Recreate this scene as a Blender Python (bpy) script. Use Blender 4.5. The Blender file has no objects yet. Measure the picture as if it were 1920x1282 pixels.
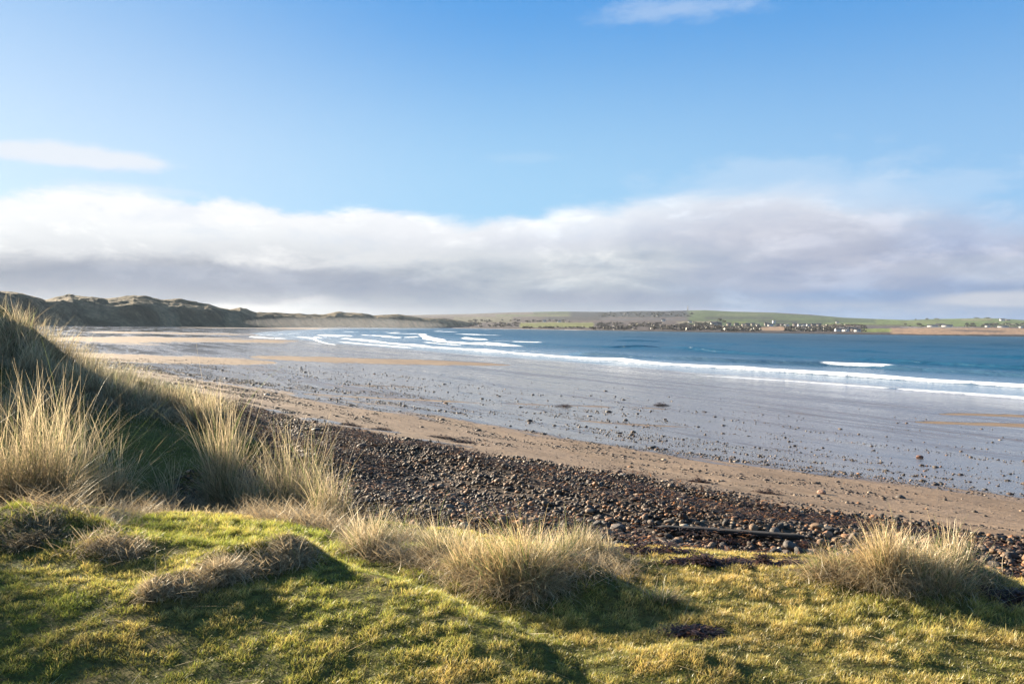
import bpy, math, random
import numpy as np
rng = np.random.default_rng(7); random.seed(7)
SC = bpy.context.scene; COL = SC.collection
F = 1493.0; CZ = 5.0                      # focal length in photo pixels, eye height above the sea
ROLL = 0.0135; PITCH = (641 - 613.5) / F
EXPO = 2.25
SUN_AZ = math.radians(-50); SUN_EL = math.radians(15)

# ------------------------------------------------------------------ camera
cp, sp = math.cos(math.pi/2 - PITCH), math.sin(math.pi/2 - PITCH)
RX = np.array([[1,0,0],[0,cp,-sp],[0,sp,cp]])
cr, sr = math.cos(ROLL), math.sin(ROLL)
RM = RX @ np.array([[cr,-sr,0],[sr,cr,0],[0,0,1]])
cd = bpy.data.cameras.new('camera'); cam = bpy.data.objects.new('camera', cd); COL.objects.link(cam)
cd.lens = 36*F/1920; cd.sensor_width = 36; cd.clip_start = .05; cd.clip_end = 60000
cam.location = (0,0,CZ)
from mathutils import Matrix
cam.rotation_euler = Matrix(RM.tolist()).to_euler()
SC.camera = cam

def ray(px, py):
    d = RM @ np.array([(px-960)/F, -(py-641)/F, -1.0]); return d
def yh(px): return 613.5 + ROLL*(px-960)
def at(px, py, z=0.0):                     # where a sight line meets height z
    d = ray(px, py); t = (z-CZ)/d[2]; return d[0]*t, d[1]*t
def proj(x, y, z):
    v = np.array([x, y, z-CZ]) @ RM; return 960 + F*v[0]/-v[2], 641 - F*v[1]/-v[2]

# ------------------------------------------------------------------ noise
def _h(ix, iy, s):
    n = (ix.astype(np.int64)*374761393 + iy.astype(np.int64)*668265263 + s*144665) & 0x7fffffff
    n = ((n ^ (n >> 13)) * 1274126177) & 0x7fffffff
    return ((n ^ (n >> 16)) & 0xffff) / 65535.0
def vnoise(x, y, s=0):
    x = np.asarray(x, float); y = np.asarray(y, float)
    ix, iy = np.floor(x), np.floor(y); fx, fy = x-ix, y-iy
    fx = fx*fx*(3-2*fx); fy = fy*fy*(3-2*fy)
    a = _h(ix,iy,s); b = _h(ix+1,iy,s); c = _h(ix,iy+1,s); d = _h(ix+1,iy+1,s)
    return (a+(b-a)*fx)*(1-fy) + (c+(d-c)*fx)*fy
def fbm(x, y, oct=4, s=0, g=.5):
    t = 0; a = 1.0; n = 0
    for k in range(oct):
        t = t + a*(vnoise(x*2**k+13.7*k, y*2**k-7.3*k, s+k)-.5); n += a; a *= g
    return t/n*2                            # about -1..1
def sst(a, b, x):
    t = np.clip((x-a)/(b-a), 0, 1); return t*t*(3-2*t)
def lerp(a, b, t): return a + (b-a)*t

# ------------------------------------------------------------------ shore coordinates: U runs along the shore, V out to sea
def uv(x, y): return -.5*x + .8660254*y, .8660254*x + .5*y
_T = sorted(uv(*at(*p, 2.3)) for p in ((1920,999),(1810,984),(1585,959),(1410,934),(1160,889),(960,859),(800,834),(700,815),(560,788)))
TOE = np.array([(-400,60),(-60,33),(-23.6,22.5),(-4,15.6)]+[q for q in _T if q[0] > -1]+[(30,5.2),(58,-1),(248,-38),(540,-60),(800,-30),(960,60),(1290,300),(1839,760),(2300,1200),(3500,2300),(9000,8000)])
WAT = np.array([(-400,82),(0,67),(34,66.6),(113,65),(223,66),(285,73),(332,76),(420,88),(500,112),(869,252),(1100,330),(1400,490),(1839,890),(2207,1230),(3500,2400),(9000,8200)])
def toe(u): return np.interp(u, TOE[:,0], TOE[:,1])
def wat(u): return np.interp(u, WAT[:,0], WAT[:,1])
_E = []
for _p in ((1920,1060),(1700,1043),(1500,1022),(1300,1006),(1150,1012),(1000,1000),(880,968),(650,940),(300,905),(0,890)):
    _u, _v = uv(*at(*_p, 3.02)); _E.append((_u, toe(_u)-_v-.3))
_E = sorted(_E); print('EDGE', np.round(_E,2))
CG = np.array([(-400,4),(-10,5.0)]+_E+[(_E[-1][0]+3,4.4),(22,3.4),(9000,3.2)])
def cgr(u): return np.interp(u, CG[:,0], CG[:,1])
def ragged(u): return .9*fbm(u*.8, u*0+3.3, 4, 400, .6)
def gau(x, y, cx, cy, rx, ry, a=0):
    ca, sa = math.cos(a), math.sin(a); dx, dy = x-cx, y-cy
    p, q = dx*ca+dy*sa, -dx*sa+dy*ca
    return np.exp(-(p/rx)**2-(q/ry)**2)
BUMPS = []
def bump_px(px, py, z, rx, ry, h, a=0):
    x, y = at(px, py, z); BUMPS.append((x, y, rx, ry, h, a))
bump_px(60,985,3.45,.55,.35,.22)
bump_px(215,1030,3.4,.4,.25,.10); bump_px(545,1035,3.4,.26,.2,.13,.5)
bump_px(480,1050,3.4,.35,.12,.08,.3); bump_px(415,1065,3.4,.2,.2,.10); bump_px(345,1095,3.4,.2,.14,.09); bump_px(290,1110,3.4,.12,.12,.08)
bump_px(1100,1085,3.3,.22,.22,.13); bump_px(1180,1110,3.3,.3,.15,.07)
bump_px(980,1070,3.3,.6,.4,.08); bump_px(1690,1065,3.3,.6,.4,.18); bump_px(1850,1075,3.3,.35,.35,.1)
bump_px(1290,1225,3.3,.3,.25,.08); bump_px(1500,1170,3.3,.5,.12,.05,-.5)
MED = np.array([at(*p) for p in ((-300,965,3.4),(0,968,3.4),(300,985,3.4),(640,1035,3.4),(760,1080,3.35),(930,1148,3.35),(1010,1200,3.3),(1020,1400,3.3))])
def lawn_in(x, y):                          # signed distance to the edge of the raised lawn on the left, inside > 0
    best = np.full(np.shape(x), 1e9); sgn = np.ones(np.shape(x))
    for (ax, ay), (bx, by) in zip(MED[:-1], MED[1:]):
        vx, vy = bx-ax, by-ay; t = np.clip(((x-ax)*vx+(y-ay)*vy)/(vx*vx+vy*vy), 0, 1)
        dx, dy = x-ax-vx*t, y-ay-vy*t; d = np.hypot(dx, dy); cr_ = vx*(y-ay)-vy*(x-ax)
        m = d < best; best = np.where(m, d, best); sgn = np.where(m, -np.sign(cr_), sgn)
    return best*sgn
def H(x, y):
    x = np.asarray(x, float); y = np.asarray(y, float)
    u, v = uv(x, y); vt, vs = toe(u), wat(u) + 1.2*fbm(u/14, v*0+3, 3, 5)
    c = vt - v + .35*fbm(x/1.6, y/1.6, 3, 2); b = np.maximum(-c, 0); W = np.maximum(vs-vt, 5)
    t = b/W
    zb = 1.25*(1-t) + 1.05*np.exp(-b/6)
    zb = np.where(t > 1, np.maximum(-(b-W)*.03, -3) + 1.05*np.exp(-b/6), zb)
    zb = zb + .03*fbm(u/9, v/3, 3, 9)*sst(0, .3, 1-t)
    cg = cgr(u); zi = 2.3 + .36*sst(0, 1, c/cg) + .30*sst(.3, 2.8, c-cg) + .12*np.sin(c*1.9+u*.4)*sst(.5,1.5,c)*sst(0,1.5,cg-c) + .26*sst(-.25, .30, c-cg)
    z = np.where(c > 0, zi, zb)
    # inland dune ridge on the left
    g = sst(2.5, 9, c)*sst(26, 44, u)*(3.0+.6*fbm(x/9,y/9,3,4)) + sst(6, 16, c)*sst(12,40,u)*0
    r1 = 2.15*gau(x, y, -11.9, 17.0, 2.2, 2.0, 0) + .55*gau(x, y, -8.3, 15.6, 1.3, 2.2, -.4) + .45*gau(x, y, -7.6, 19.0, 1.1, 2.6, .45)
    z = z + (g + r1)*sst(-.3, 1.5, c)
    z = z - .5*gau(x, y, -4.6, 11.5, 2.4, 3.0, .5)*sst(.5,2,c)
    near = sst(16, 8, np.hypot(x, y))
    z = z + near*sst(-.2, .9, c-cg)*(.17*sst(3.2,4.9,y)*sst(-.25, .2, lawn_in(x, y)) + .038*fbm(x/1.3, y/1.3, 4, 21) + .018*fbm(x/.2, y/.2, 2, 31))
    for (cx, cy, rx, ry, h, a) in BUMPS: z = z + h*gau(x, y, cx, cy, rx, ry, a)
    z = z + .62*fbm(x/1.6, y/1.6, 4, 88)*sst(.05,.6,gau(x,y,-10.5,16.5,3.2,5,0))
    z = z + .35*fbm(x/3, y/3, 3, 8)*sst(6,9,c)*sst(9,14,np.hypot(x,y))
    return z
def hit(px, py):
    d = ray(px, py); d = d/d[1]
    t = np.geomspace(2.0, 900, 5000); P = d[None,:]*t[:,None]; P[:,2] += CZ
    dz = P[:,2] - H(P[:,0], P[:,1]); i = np.argmax(dz < 0) if (dz < 0).any() else len(t)-1
    return P[i]

# ------------------------------------------------------------------ object helpers
def mesh_np(name, V, Fq, mat=None, parent=None, smooth=False, col=None, attrs=None, link=True):
    V = np.ascontiguousarray(V, np.float32); Fq = np.ascontiguousarray(Fq, np.int32)
    me = bpy.data.meshes.new(name); n, k = Fq.shape
    me.vertices.add(len(V)); me.vertices.foreach_set('co', V.ravel())
    me.loops.add(n*k); me.loops.foreach_set('vertex_index', Fq.ravel())
    me.polygons.add(n); me.polygons.foreach_set('loop_start', np.arange(0, n*k, k, dtype=np.int32))
    me.polygons.foreach_set('loop_total', np.full(n, k, np.int32))
    if smooth: me.polygons.foreach_set('use_smooth', np.ones(n, bool))
    if col is not None:
        a = me.color_attributes.new('col', 'FLOAT_COLOR', 'POINT')
        a.data.foreach_set('color', np.hstack([col, np.ones((len(V),1))]).astype(np.float32).ravel())
    for an, av in (attrs or {}).items():
        a = me.attributes.new(an, 'FLOAT', 'POINT'); a.data.foreach_set('value', np.ascontiguousarray(av, np.float32).ravel())
    me.update(calc_edges=True)
    if mat: me.materials.append(mat)
    o = bpy.data.objects.new(name, me)
    if link: COL.objects.link(o)
    if parent: o.parent = parent
    return o
def tag(o, label=None, cat=None, group=None, kind=None):
    if label: o['label'] = label
    if cat: o['category'] = cat
    if group: o['group'] = group
    if kind: o['kind'] = kind
    return o
def empty(name, loc):
    o = bpy.data.objects.new(name, None); o.location = loc; o.empty_display_size = .2; COL.objects.link(o); return o
def grid_faces(nr, nc):
    i = np.arange(nr-1)[:,None]*nc + np.arange(nc-1)[None,:]
    return np.stack([i, i+1, i+1+nc, i+nc], -1).reshape(-1, 4)
def subset(V, Fq, mask, attrs):
    f = Fq[mask]; used, inv = np.unique(f, return_inverse=True)
    return V[used], inv.reshape(f.shape), {k: a[used] for k, a in attrs.items()}

# ------------------------------------------------------------------ node helpers
class NT:
    def __init__(s, tree): s.t = tree; s.n = tree.nodes; s.l = tree.links
    def put(s, sock, v):
        if isinstance(v, bpy.types.NodeSocket): s.l.new(v, sock)
        elif isinstance(v, (tuple, list)) and len(v) == 3 and sock.type == 'RGBA': sock.default_value = (*v, 1)
        else: sock.default_value = v
    def m(s, op, a, b=0.0, c=0.0, clamp=False):
        n = s.n.new('ShaderNodeMath'); n.operation = op; n.use_clamp = clamp
        s.put(n.inputs[0], a); s.put(n.inputs[1], b); s.put(n.inputs[2], c); return n.outputs[0]
    def mr(s, v, a, b, c=0.0, d=1.0, smooth=True):
        n = s.n.new('ShaderNodeMapRange'); n.interpolation_type = 'SMOOTHSTEP' if smooth else 'LINEAR'
        for k, q in enumerate((v, a, b, c, d)): s.put(n.inputs[k], q)
        return n.outputs[0]
    def mix(s, f, a, b, blend='MIX'):
        n = s.n.new('ShaderNodeMix'); n.data_type = 'RGBA'; n.blend_type = blend
        s.put(n.inputs[0], f); s.put(n.inputs[6], a); s.put(n.inputs[7], b); return n.outputs[2]
    def noise(s, vec, scale, detail=4, rough=.5, dist=0.0):
        n = s.n.new('ShaderNodeTexNoise'); s.put(n.inputs['Vector'], vec); n.inputs['Scale'].default_value = scale
        n.inputs['Detail'].default_value = detail; n.inputs['Roughness'].default_value = rough; n.inputs['Distortion'].default_value = dist
        return n.outputs['Fac']
    def mapping(s, vec, rot=0, scale=(1,1,1), loc=(0,0,0)):
        n = s.n.new('ShaderNodeMapping'); s.put(n.inputs[0], vec); n.inputs['Rotation'].default_value = (0,0,rot)
        n.inputs['Scale'].default_value = scale; n.inputs['Location'].default_value = loc; return n.outputs[0]
    def pos(s): return s.n.new('ShaderNodeNewGeometry').outputs['Position']
    def attr(s, name, colr=False):
        n = s.n.new('ShaderNodeAttribute'); n.attribute_name = name; return n.outputs['Color' if colr else 'Fac']
    def ramp(s, f, stops, interp='LINEAR'):
        n = s.n.new('ShaderNodeValToRGB'); s.put(n.inputs[0], f); e = n.color_ramp.elements; n.color_ramp.interpolation = interp
        while len(e) < len(stops): e.new(.5)
        for k, (p, c) in enumerate(stops):
            e[k].position = p; e[k].color = (*c, 1) if isinstance(c, (tuple, list)) else (c, c, c, 1)
        return n.outputs[0]
    def bump(s, h, dist, strength=1.0):
        n = s.n.new('ShaderNodeBump'); s.put(n.inputs['Height'], h); n.inputs['Distance'].default_value = dist
        n.inputs['Strength'].default_value = strength; return n.outputs[0]
def material(name, color=(.5,.5,.5), rough=.8, spec=.5):
    m = bpy.data.materials.new(name); m.use_nodes = True; nt = NT(m.node_tree); b = m.node_tree.nodes['Principled BSDF']
    b.inputs['Base Color'].default_value = (*color, 1); b.inputs['Roughness'].default_value = rough
    b.inputs['Specular IOR Level'].default_value = spec
    return m, nt, b
def blade_mat(name, trans=.35, rough=.6):
    m = bpy.data.materials.new(name); m.use_nodes = True; nt = NT(m.node_tree); n = m.node_tree.nodes
    n.remove(n['Principled BSDF']); c = nt.attr('col', True)
    d = n.new('ShaderNodeBsdfDiffuse'); t = n.new('ShaderNodeBsdfTranslucent'); g = n.new('ShaderNodeBsdfGlossy')
    nt.put(d.inputs[0], c); nt.put(t.inputs[0], c); g.inputs['Roughness'].default_value = .45; g.inputs['Color'].default_value = (.8,.8,.75,1)
    a = n.new('ShaderNodeMixShader'); a.inputs[0].default_value = trans; nt.put(a.inputs[1], d.outputs[0]); nt.put(a.inputs[2], t.outputs[0])
    b = n.new('ShaderNodeMixShader'); b.inputs[0].default_value = .05; nt.put(b.inputs[1], a.outputs[0]); nt.put(b.inputs[2], g.outputs[0])
    nt.put(n['Material Output'].inputs[0], b.outputs[0]); return m
def lin(r, g, b):
    return tuple(((c/255+.055)/1.055)**2.4 if c > 10 else c/255/12.92 for c in (r, g, b))

# ------------------------------------------------------------------ sky
def build_sky():
    w = bpy.data.worlds.new('World'); SC.world = w; w.use_nodes = True; nt = NT(w.node_tree); n = w.node_tree.nodes
    bg = n['Background']; K = .05; bg.inputs['Strength'].default_value = K
    s = n.new('ShaderNodeTexSky'); s.sky_type = 'NISHITA'; s.sun_disc = False
    s.sun_elevation = SUN_EL; s.sun_rotation = SUN_AZ; s.air_density = 1.0; s.dust_density = .3; s.ozone_density = 3.0; s.altitude = 0
    def C(r, g, b):
        q = 1/(K*2**EXPO); return tuple(min(c*q, 50) for c in lin(r, g, b))
    tc = n.new('ShaderNodeTexCoord').outputs['Generated']
    sx = n.new('ShaderNodeSeparateXYZ'); nt.put(sx.inputs[0], tc); X, Y, Z = sx.outputs
    az = nt.m('ARCTAN2', X, Y)
    el = nt.m('DIVIDE', Z, nt.m('SQRT', nt.m('ADD', nt.m('MULTIPLY', X, X), nt.m('MULTIPLY', Y, Y))))
    def aze(px, py):
        d = ray(px, py); return math.atan2(d[0], d[1]), d[2]/math.hypot(d[0], d[1])
    v = nt.mapping(tc, scale=(1,1,3.2))
    n1 = nt.m('SUBTRACT', nt.noise(v, 5.0, 9, .62, .3), .5)
    n2 = nt.m('SUBTRACT', nt.noise(nt.mapping(tc, scale=(1,1,4.5), loc=(3,1,2)), 2.6, 5, .5, .2), .5)
    n3 = nt.m('SUBTRACT', nt.noise(nt.mapping(tc, scale=(1,1,2.2), loc=(7,4,2)), 14, 6, .6, .2), .5)
    # own colour of the clear part: nishita, cooled a little
    hs = n.new('ShaderNodeHueSaturation'); hs.inputs['Saturation'].default_value = 1.12; hs.inputs['Value'].default_value = 1.0
    nt.put(hs.inputs['Color'], s.outputs[0]); sky = nt.mix(1.0, hs.outputs[0], SKYTINT, 'MULTIPLY')
    # hazy lift towards the horizon
    lo = nt.mr(el, -.02, .42, 1, 0)
    hi = nt.mr(el, .16, .44)
    lowc = nt.mix(nt.mr(az, -.62, .05), C(204,224,244), nt.mix(nt.mr(az, 0, .55), C(166,209,241), C(156,200,240)))
    topc = nt.mix(nt.mr(az, -.70, .02), C(148,190,234), C(88,160,229))
    sky = nt.mix(.88, sky, nt.mix(hi, lowc, topc))
    # bank outline
    azn = nt.mr(az, -1.2, 1.2, 0, 1, False)
    def top(pts):
        st = []
        for px, py in pts:
            a, e = aze(px, py); st.append(((a+1.2)/2.4, e))
        return nt.ramp(azn, [(0, st[0][1])] + st + [(1, st[-1][1])], 'EASE')
    T = top([(0,352),(200,362),(420,372),(640,385),(860,408),(1000,405),(1130,388),(1200,358),(1320,348),(1450,345),(1620,365),(1760,380),(1920,400)])
    e1 = nt.m('ADD', nt.m('ADD', nt.m('MULTIPLY', n1, .085), nt.m('MULTIPLY', n3, .022)), nt.m('MULTIPLY', n2, .05))
    dd = nt.m('ADD', nt.m('SUBTRACT', T, el), e1)
    soft = nt.mr(az, -.3, .5, .011, .035)
    bank = nt.mr(dd, nt.m('MULTIPLY', soft, -.6), soft)
    ed = nt.m('ADD', el, nt.m('ADD', nt.m('MULTIPLY', n2, .055), nt.m('MULTIPLY', n1, .075)))
    def vr(px, rows):
        return nt.ramp(nt.m('MULTIPLY', ed, 4.0), [(max(0, min(1, 4*aze(px, y)[1])), tuple(q/10 for q in C(*c))) for y, c in rows])
    L = vr(250, [(612,(212,216,222)),(586,(210,212,216)),(566,(178,183,194)),(520,(148,157,174)),(500,(178,183,194)),(478,(222,225,229)),(430,(243,246,248)),(380,(252,253,254)),(345,(248,251,254))])
    M = vr(950, [(612,(182,189,200)),(590,(170,180,193)),(555,(160,172,189)),(525,(182,191,202)),(490,(218,222,226)),(450,(216,221,231)),(415,(222,230,242)),(390,(222,234,247))])
    R = vr(1650, [(612,(148,176,208)),(592,(146,172,206)),(572,(168,184,208)),(548,(150,170,202)),(515,(148,165,198)),(480,(186,191,209)),(430,(190,196,214)),(390,(202,211,229)),(350,(214,225,242))])
    a1, a2 = aze(420,500)[0], aze(900,500)[0]; a3, a4 = aze(1050,500)[0], aze(1550,500)[0]
    azd = nt.m('ADD', az, nt.m('MULTIPLY', n2, .35))
    cc = nt.mix(nt.mr(azd, a1, a2), L, M); cc = nt.mix(nt.mr(azd, a3, a4), cc, R)
    cc = nt.mix(1.0, cc, (10,10,10), 'MULTIPLY')
    def blob(px, py, rx, ry, amp=.5):
        a, e = aze(px, py); rx /= F; ry /= F
        p = nt.m('DIVIDE', nt.m('SUBTRACT', az, a), rx); q = nt.m('DIVIDE', nt.m('SUBTRACT', el, e), ry)
        r = nt.m('SQRT', nt.m('ADD', nt.m('MULTIPLY', p, p), nt.m('MULTIPLY', q, q)))
        r = nt.m('ADD', r, nt.m('MULTIPLY', n1, amp*3)); r = nt.m('ADD', r, nt.m('MULTIPLY', n3, amp*2))
        return nt.mr(r, 1.15, .35)
    def lay(base, m, k, c): return nt.mix(nt.m('MULTIPLY', m, k), base, C(*c))
    cc = lay(cc, blob(500,525,420,30,.25), .75, (158,167,186))
    cc = lay(cc, blob(330,580,430,14,.3), .6, (226,226,226))
    cc = lay(cc, blob(1430,420,220,60,.5), .5, (206,208,220))
    cc = lay(cc, blob(1850,430,140,50,.5), .6, (150,172,212))
    cc = lay(cc, blob(1480,520,260,34,.5), .55, (196,200,214))
    cc = lay(cc, blob(1860,505,150,28,.5), .6, (198,204,216))
    cc = lay(cc, blob(1870,560,130,14,.4), .8, (214,216,222))
    cc = lay(cc, blob(1600,555,160,13,.4), .7, (140,168,206))
    cc = lay(cc, blob(1130,560,240,22,.4), .55, (156,166,188))
    cc = lay(cc, blob(1330,585,120,10,.4), .5, (186,190,206))
    # fine mottling
    cc = nt.mix(nt.m('MULTIPLY', nt.mr(n1, -.16, .16, 1, 0), nt.mr(az, -.45, .1, .22, .8)), cc, nt.mix(1.0, cc, (.78,.83,.90), 'MULTIPLY'))
    n4 = nt.m('SUBTRACT', nt.noise(nt.mapping(tc, scale=(1,1,3.0), loc=(11,2,5)), 7, 8, .6, .4), .5)
    cc = nt.mix(nt.m('MULTIPLY', nt.mr(n4, .0, .16), nt.mr(az, -.35, .15, .25, .6)), cc, nt.mix(1.0, cc, (1.22,1.2,1.15), 'MULTIPLY'))
    rim = nt.m('MULTIPLY', nt.mr(nt.m('ADD', dd, nt.m('MULTIPLY', n3, .05)), .055, .005), nt.mr(az, .0, .5, .75, .25))
    cc = nt.mix(rim, cc, C(250,252,255))
    puff = nt.m('ADD', nt.m('MULTIPLY', n3, 1.0), nt.m('MULTIPLY', n4, .9))
    cc = nt.mix(nt.mr(puff, .02, .20, 0, .55), cc, nt.mix(1.0, cc, (1.28,1.25,1.20), 'MULTIPLY'))
    cc = nt.mix(nt.mr(puff, -.02, -.20, 0, .5), cc, nt.mix(1.0, cc, (.80,.85,.92), 'MULTIPLY'))
    col = nt.mix(bank, sky, cc)
    for b in ((140,296,175,20,.75,1.0),(250,306,60,10,.5,.7),(20,285,120,14,.6,.4),(980,296,110,14,.7,.10),(1270,16,160,30,.8,.33),(1500,330,260,50,.8,.25),(1750,345,200,40,.9,.22),(240,352,120,12,.8,.35)):
        col = lay(col, blob(*b[:5]), b[5], (232,240,250))
    # sea and land below the horizon reflect as a dull blue
    col = nt.mix(nt.mr(el, -.02, -.004, 1, 0), col, C(90,110,130))
    nt.put(bg.inputs['Color'], col)
SKYTINT = (.55,.78,.92)
build_sky()
sl = bpy.data.lights.new('sun', 'SUN'); sl.energy = 5.0; sl.angle = math.radians(.6); sl.color = (1,.86,.66)
so = bpy.data.objects.new('sun', sl); COL.objects.link(so)
from mathutils import Vector
sd = Vector((math.sin(SUN_AZ)*math.cos(SUN_EL), math.cos(SUN_AZ)*math.cos(SUN_EL), math.sin(SUN_EL)))
so.rotation_euler = sd.to_track_quat('Z', 'Y').to_euler(); so.location = sd*50
SC.view_settings.view_transform = 'Standard'; SC.view_settings.look = 'None'; SC.view_settings.exposure = EXPO; SC.view_settings.gamma = 1
SC.cycles.max_bounces = 6; SC.cycles.diffuse_bounces = 3; SC.cycles.glossy_bounces = 3; SC.cycles.transmission_bounces = 4

# ------------------------------------------------------------------ materials
UR = math.radians(120)                      # angle of the shore direction
def sand_material():
    m, nt, b = material('sand', rough=.8); p = nt.pos()
    al = nt.mapping(p, rot=-UR, scale=(1,1,1))     # x now runs along the shore, y across it
    st1 = nt.noise(nt.mapping(al, scale=(.05,.35,1)), 1.0, 6, .6, .4)
    st2 = nt.noise(nt.mapping(al, scale=(.35,1.8,1)), 1.0, 5, .65, .6)
    fine = nt.noise(p, 9, 5, .7)
    wet = nt.attr('wet')
    w = nt.m('ADD', wet, nt.m('ADD', nt.m('MULTIPLY', nt.m('SUBTRACT', st1, .5), 1.1), nt.m('MULTIPLY', nt.m('SUBTRACT', st2, .5), .9)))
    ww = nt.mr(w, .32, .62)
    dry = nt.mix(nt.mr(fine, .3, .7), (.175,.122,.080), (.26,.185,.125))
    dry = nt.mix(nt.mr(st2, .35, .65), dry, nt.mix(1, dry, (.78,.76,.74), 'MULTIPLY'))
    st3 = nt.noise(nt.mapping(al, scale=(.018,.22,1), loc=(5,9,0)), 1.0, 7, .62, .5); st4 = nt.noise(nt.mapping(al, scale=(.12,1.3,1), loc=(1,4,0)), 1.0, 6, .7, .4)
    film = nt.mr(nt.m('ADD', nt.m('MULTIPLY', st3, .62), nt.m('MULTIPLY', st4, .38)), .35, .53)
    wetc = nt.mix(film, nt.mix(nt.mr(st2, .3, .7), (.105,.074,.055), (.15,.108,.082)), (.075,.062,.056))
    bed = nt.mix(nt.noise(p, 14, 4, .7), (.02,.017,.014), (.085,.06,.042)); cg_ = nt.m('ADD', nt.attr('c'), nt.m('MULTIPLY', nt.m('SUBTRACT', fine, .5), 1.2))
    nt.put(b.inputs['Base Color'], nt.mix(nt.mr(cg_, .0, .35), nt.mix(ww, dry, wetc), bed))
    nt.put(b.inputs['Roughness'], nt.m('ADD', nt.mr(w, .30, .70, .80, .07, False), nt.m('MULTIPLY', nt.m('SUBTRACT', 1.0, film), .34)))
    nt.put(b.inputs['Specular IOR Level'], nt.mr(nt.m('MULTIPLY', ww, nt.mr(film, 0, 1, .45, 1)), 0, 1, .15, 1.0))
    rip = nt.noise(nt.mapping(al, scale=(2.5,9,1)), 1.0, 4, .6, .8)
    hb = nt.m('ADD', nt.m('MULTIPLY', rip, .6), nt.m('ADD', nt.m('MULTIPLY', st2, .5), nt.m('MULTIPLY', fine, .5)))
    h2 = nt.m('MULTIPLY', hb, nt.mr(nt.m('MULTIPLY', ww, nt.mr(film, 0, 1, .7, 1)), 0, 1, 1.0, .14))
    nt.put(b.inputs['Normal'], nt.bump(h2, .045)); return m
def lawn_material():
    m, nt, b = material('turf', rough=.95, spec=.1); p = nt.pos()
    a = nt.noise(p, 1.3, 6, .65); c = nt.noise(p, 25, 4, .7)
    col = nt.ramp(a, [(.3,(.06,.075,.016)),(.5,(.11,.11,.026)),(.7,(.17,.12,.045))])
    nt.put(b.inputs['Base Color'], nt.mix(nt.mr(c, .35,.7), col, (.05,.042,.016)))
    nt.put(b.inputs['Normal'], nt.bump(c, .03)); return m
def stone_mat(name, per_object):
    m, nt, b = material(name, rough=.7, spec=.4); p = nt.n.new('ShaderNodeTexCoord').outputs['Object'] if per_object else nt.pos()
    if per_object:
        r = nt.n.new('ShaderNodeObjectInfo').outputs['Random']
        c = nt.ramp(r, [(0,(.045,.038,.033)),(.3,(.11,.08,.055)),(.48,(.20,.12,.065)),(.62,(.33,.16,.07)),(.72,(.08,.065,.055)),(.9,(.30,.20,.12)),(.97,(.42,.34,.25))], 'CONSTANT')
    else: c = nt.attr('col', True)
    q = nt.noise(p, 30, 5, .65)
    nt.put(b.inputs['Base Color'], nt.mix(nt.mr(q, .3, .7, 0, .5), c, nt.mix(1, c, (.5,.48,.46), 'MULTIPLY')))
    nt.put(b.inputs['Normal'], nt.bump(q, .006)); return m
M_SAND = sand_material(); M_TURF = lawn_material(); M_BLADE = blade_mat('grass_blades', .45); M_MARRAM = blade_mat('marram_blades', .42)
M_STONE = stone_mat('stone', False); M_COBBLE = stone_mat('cobble', True)

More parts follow.
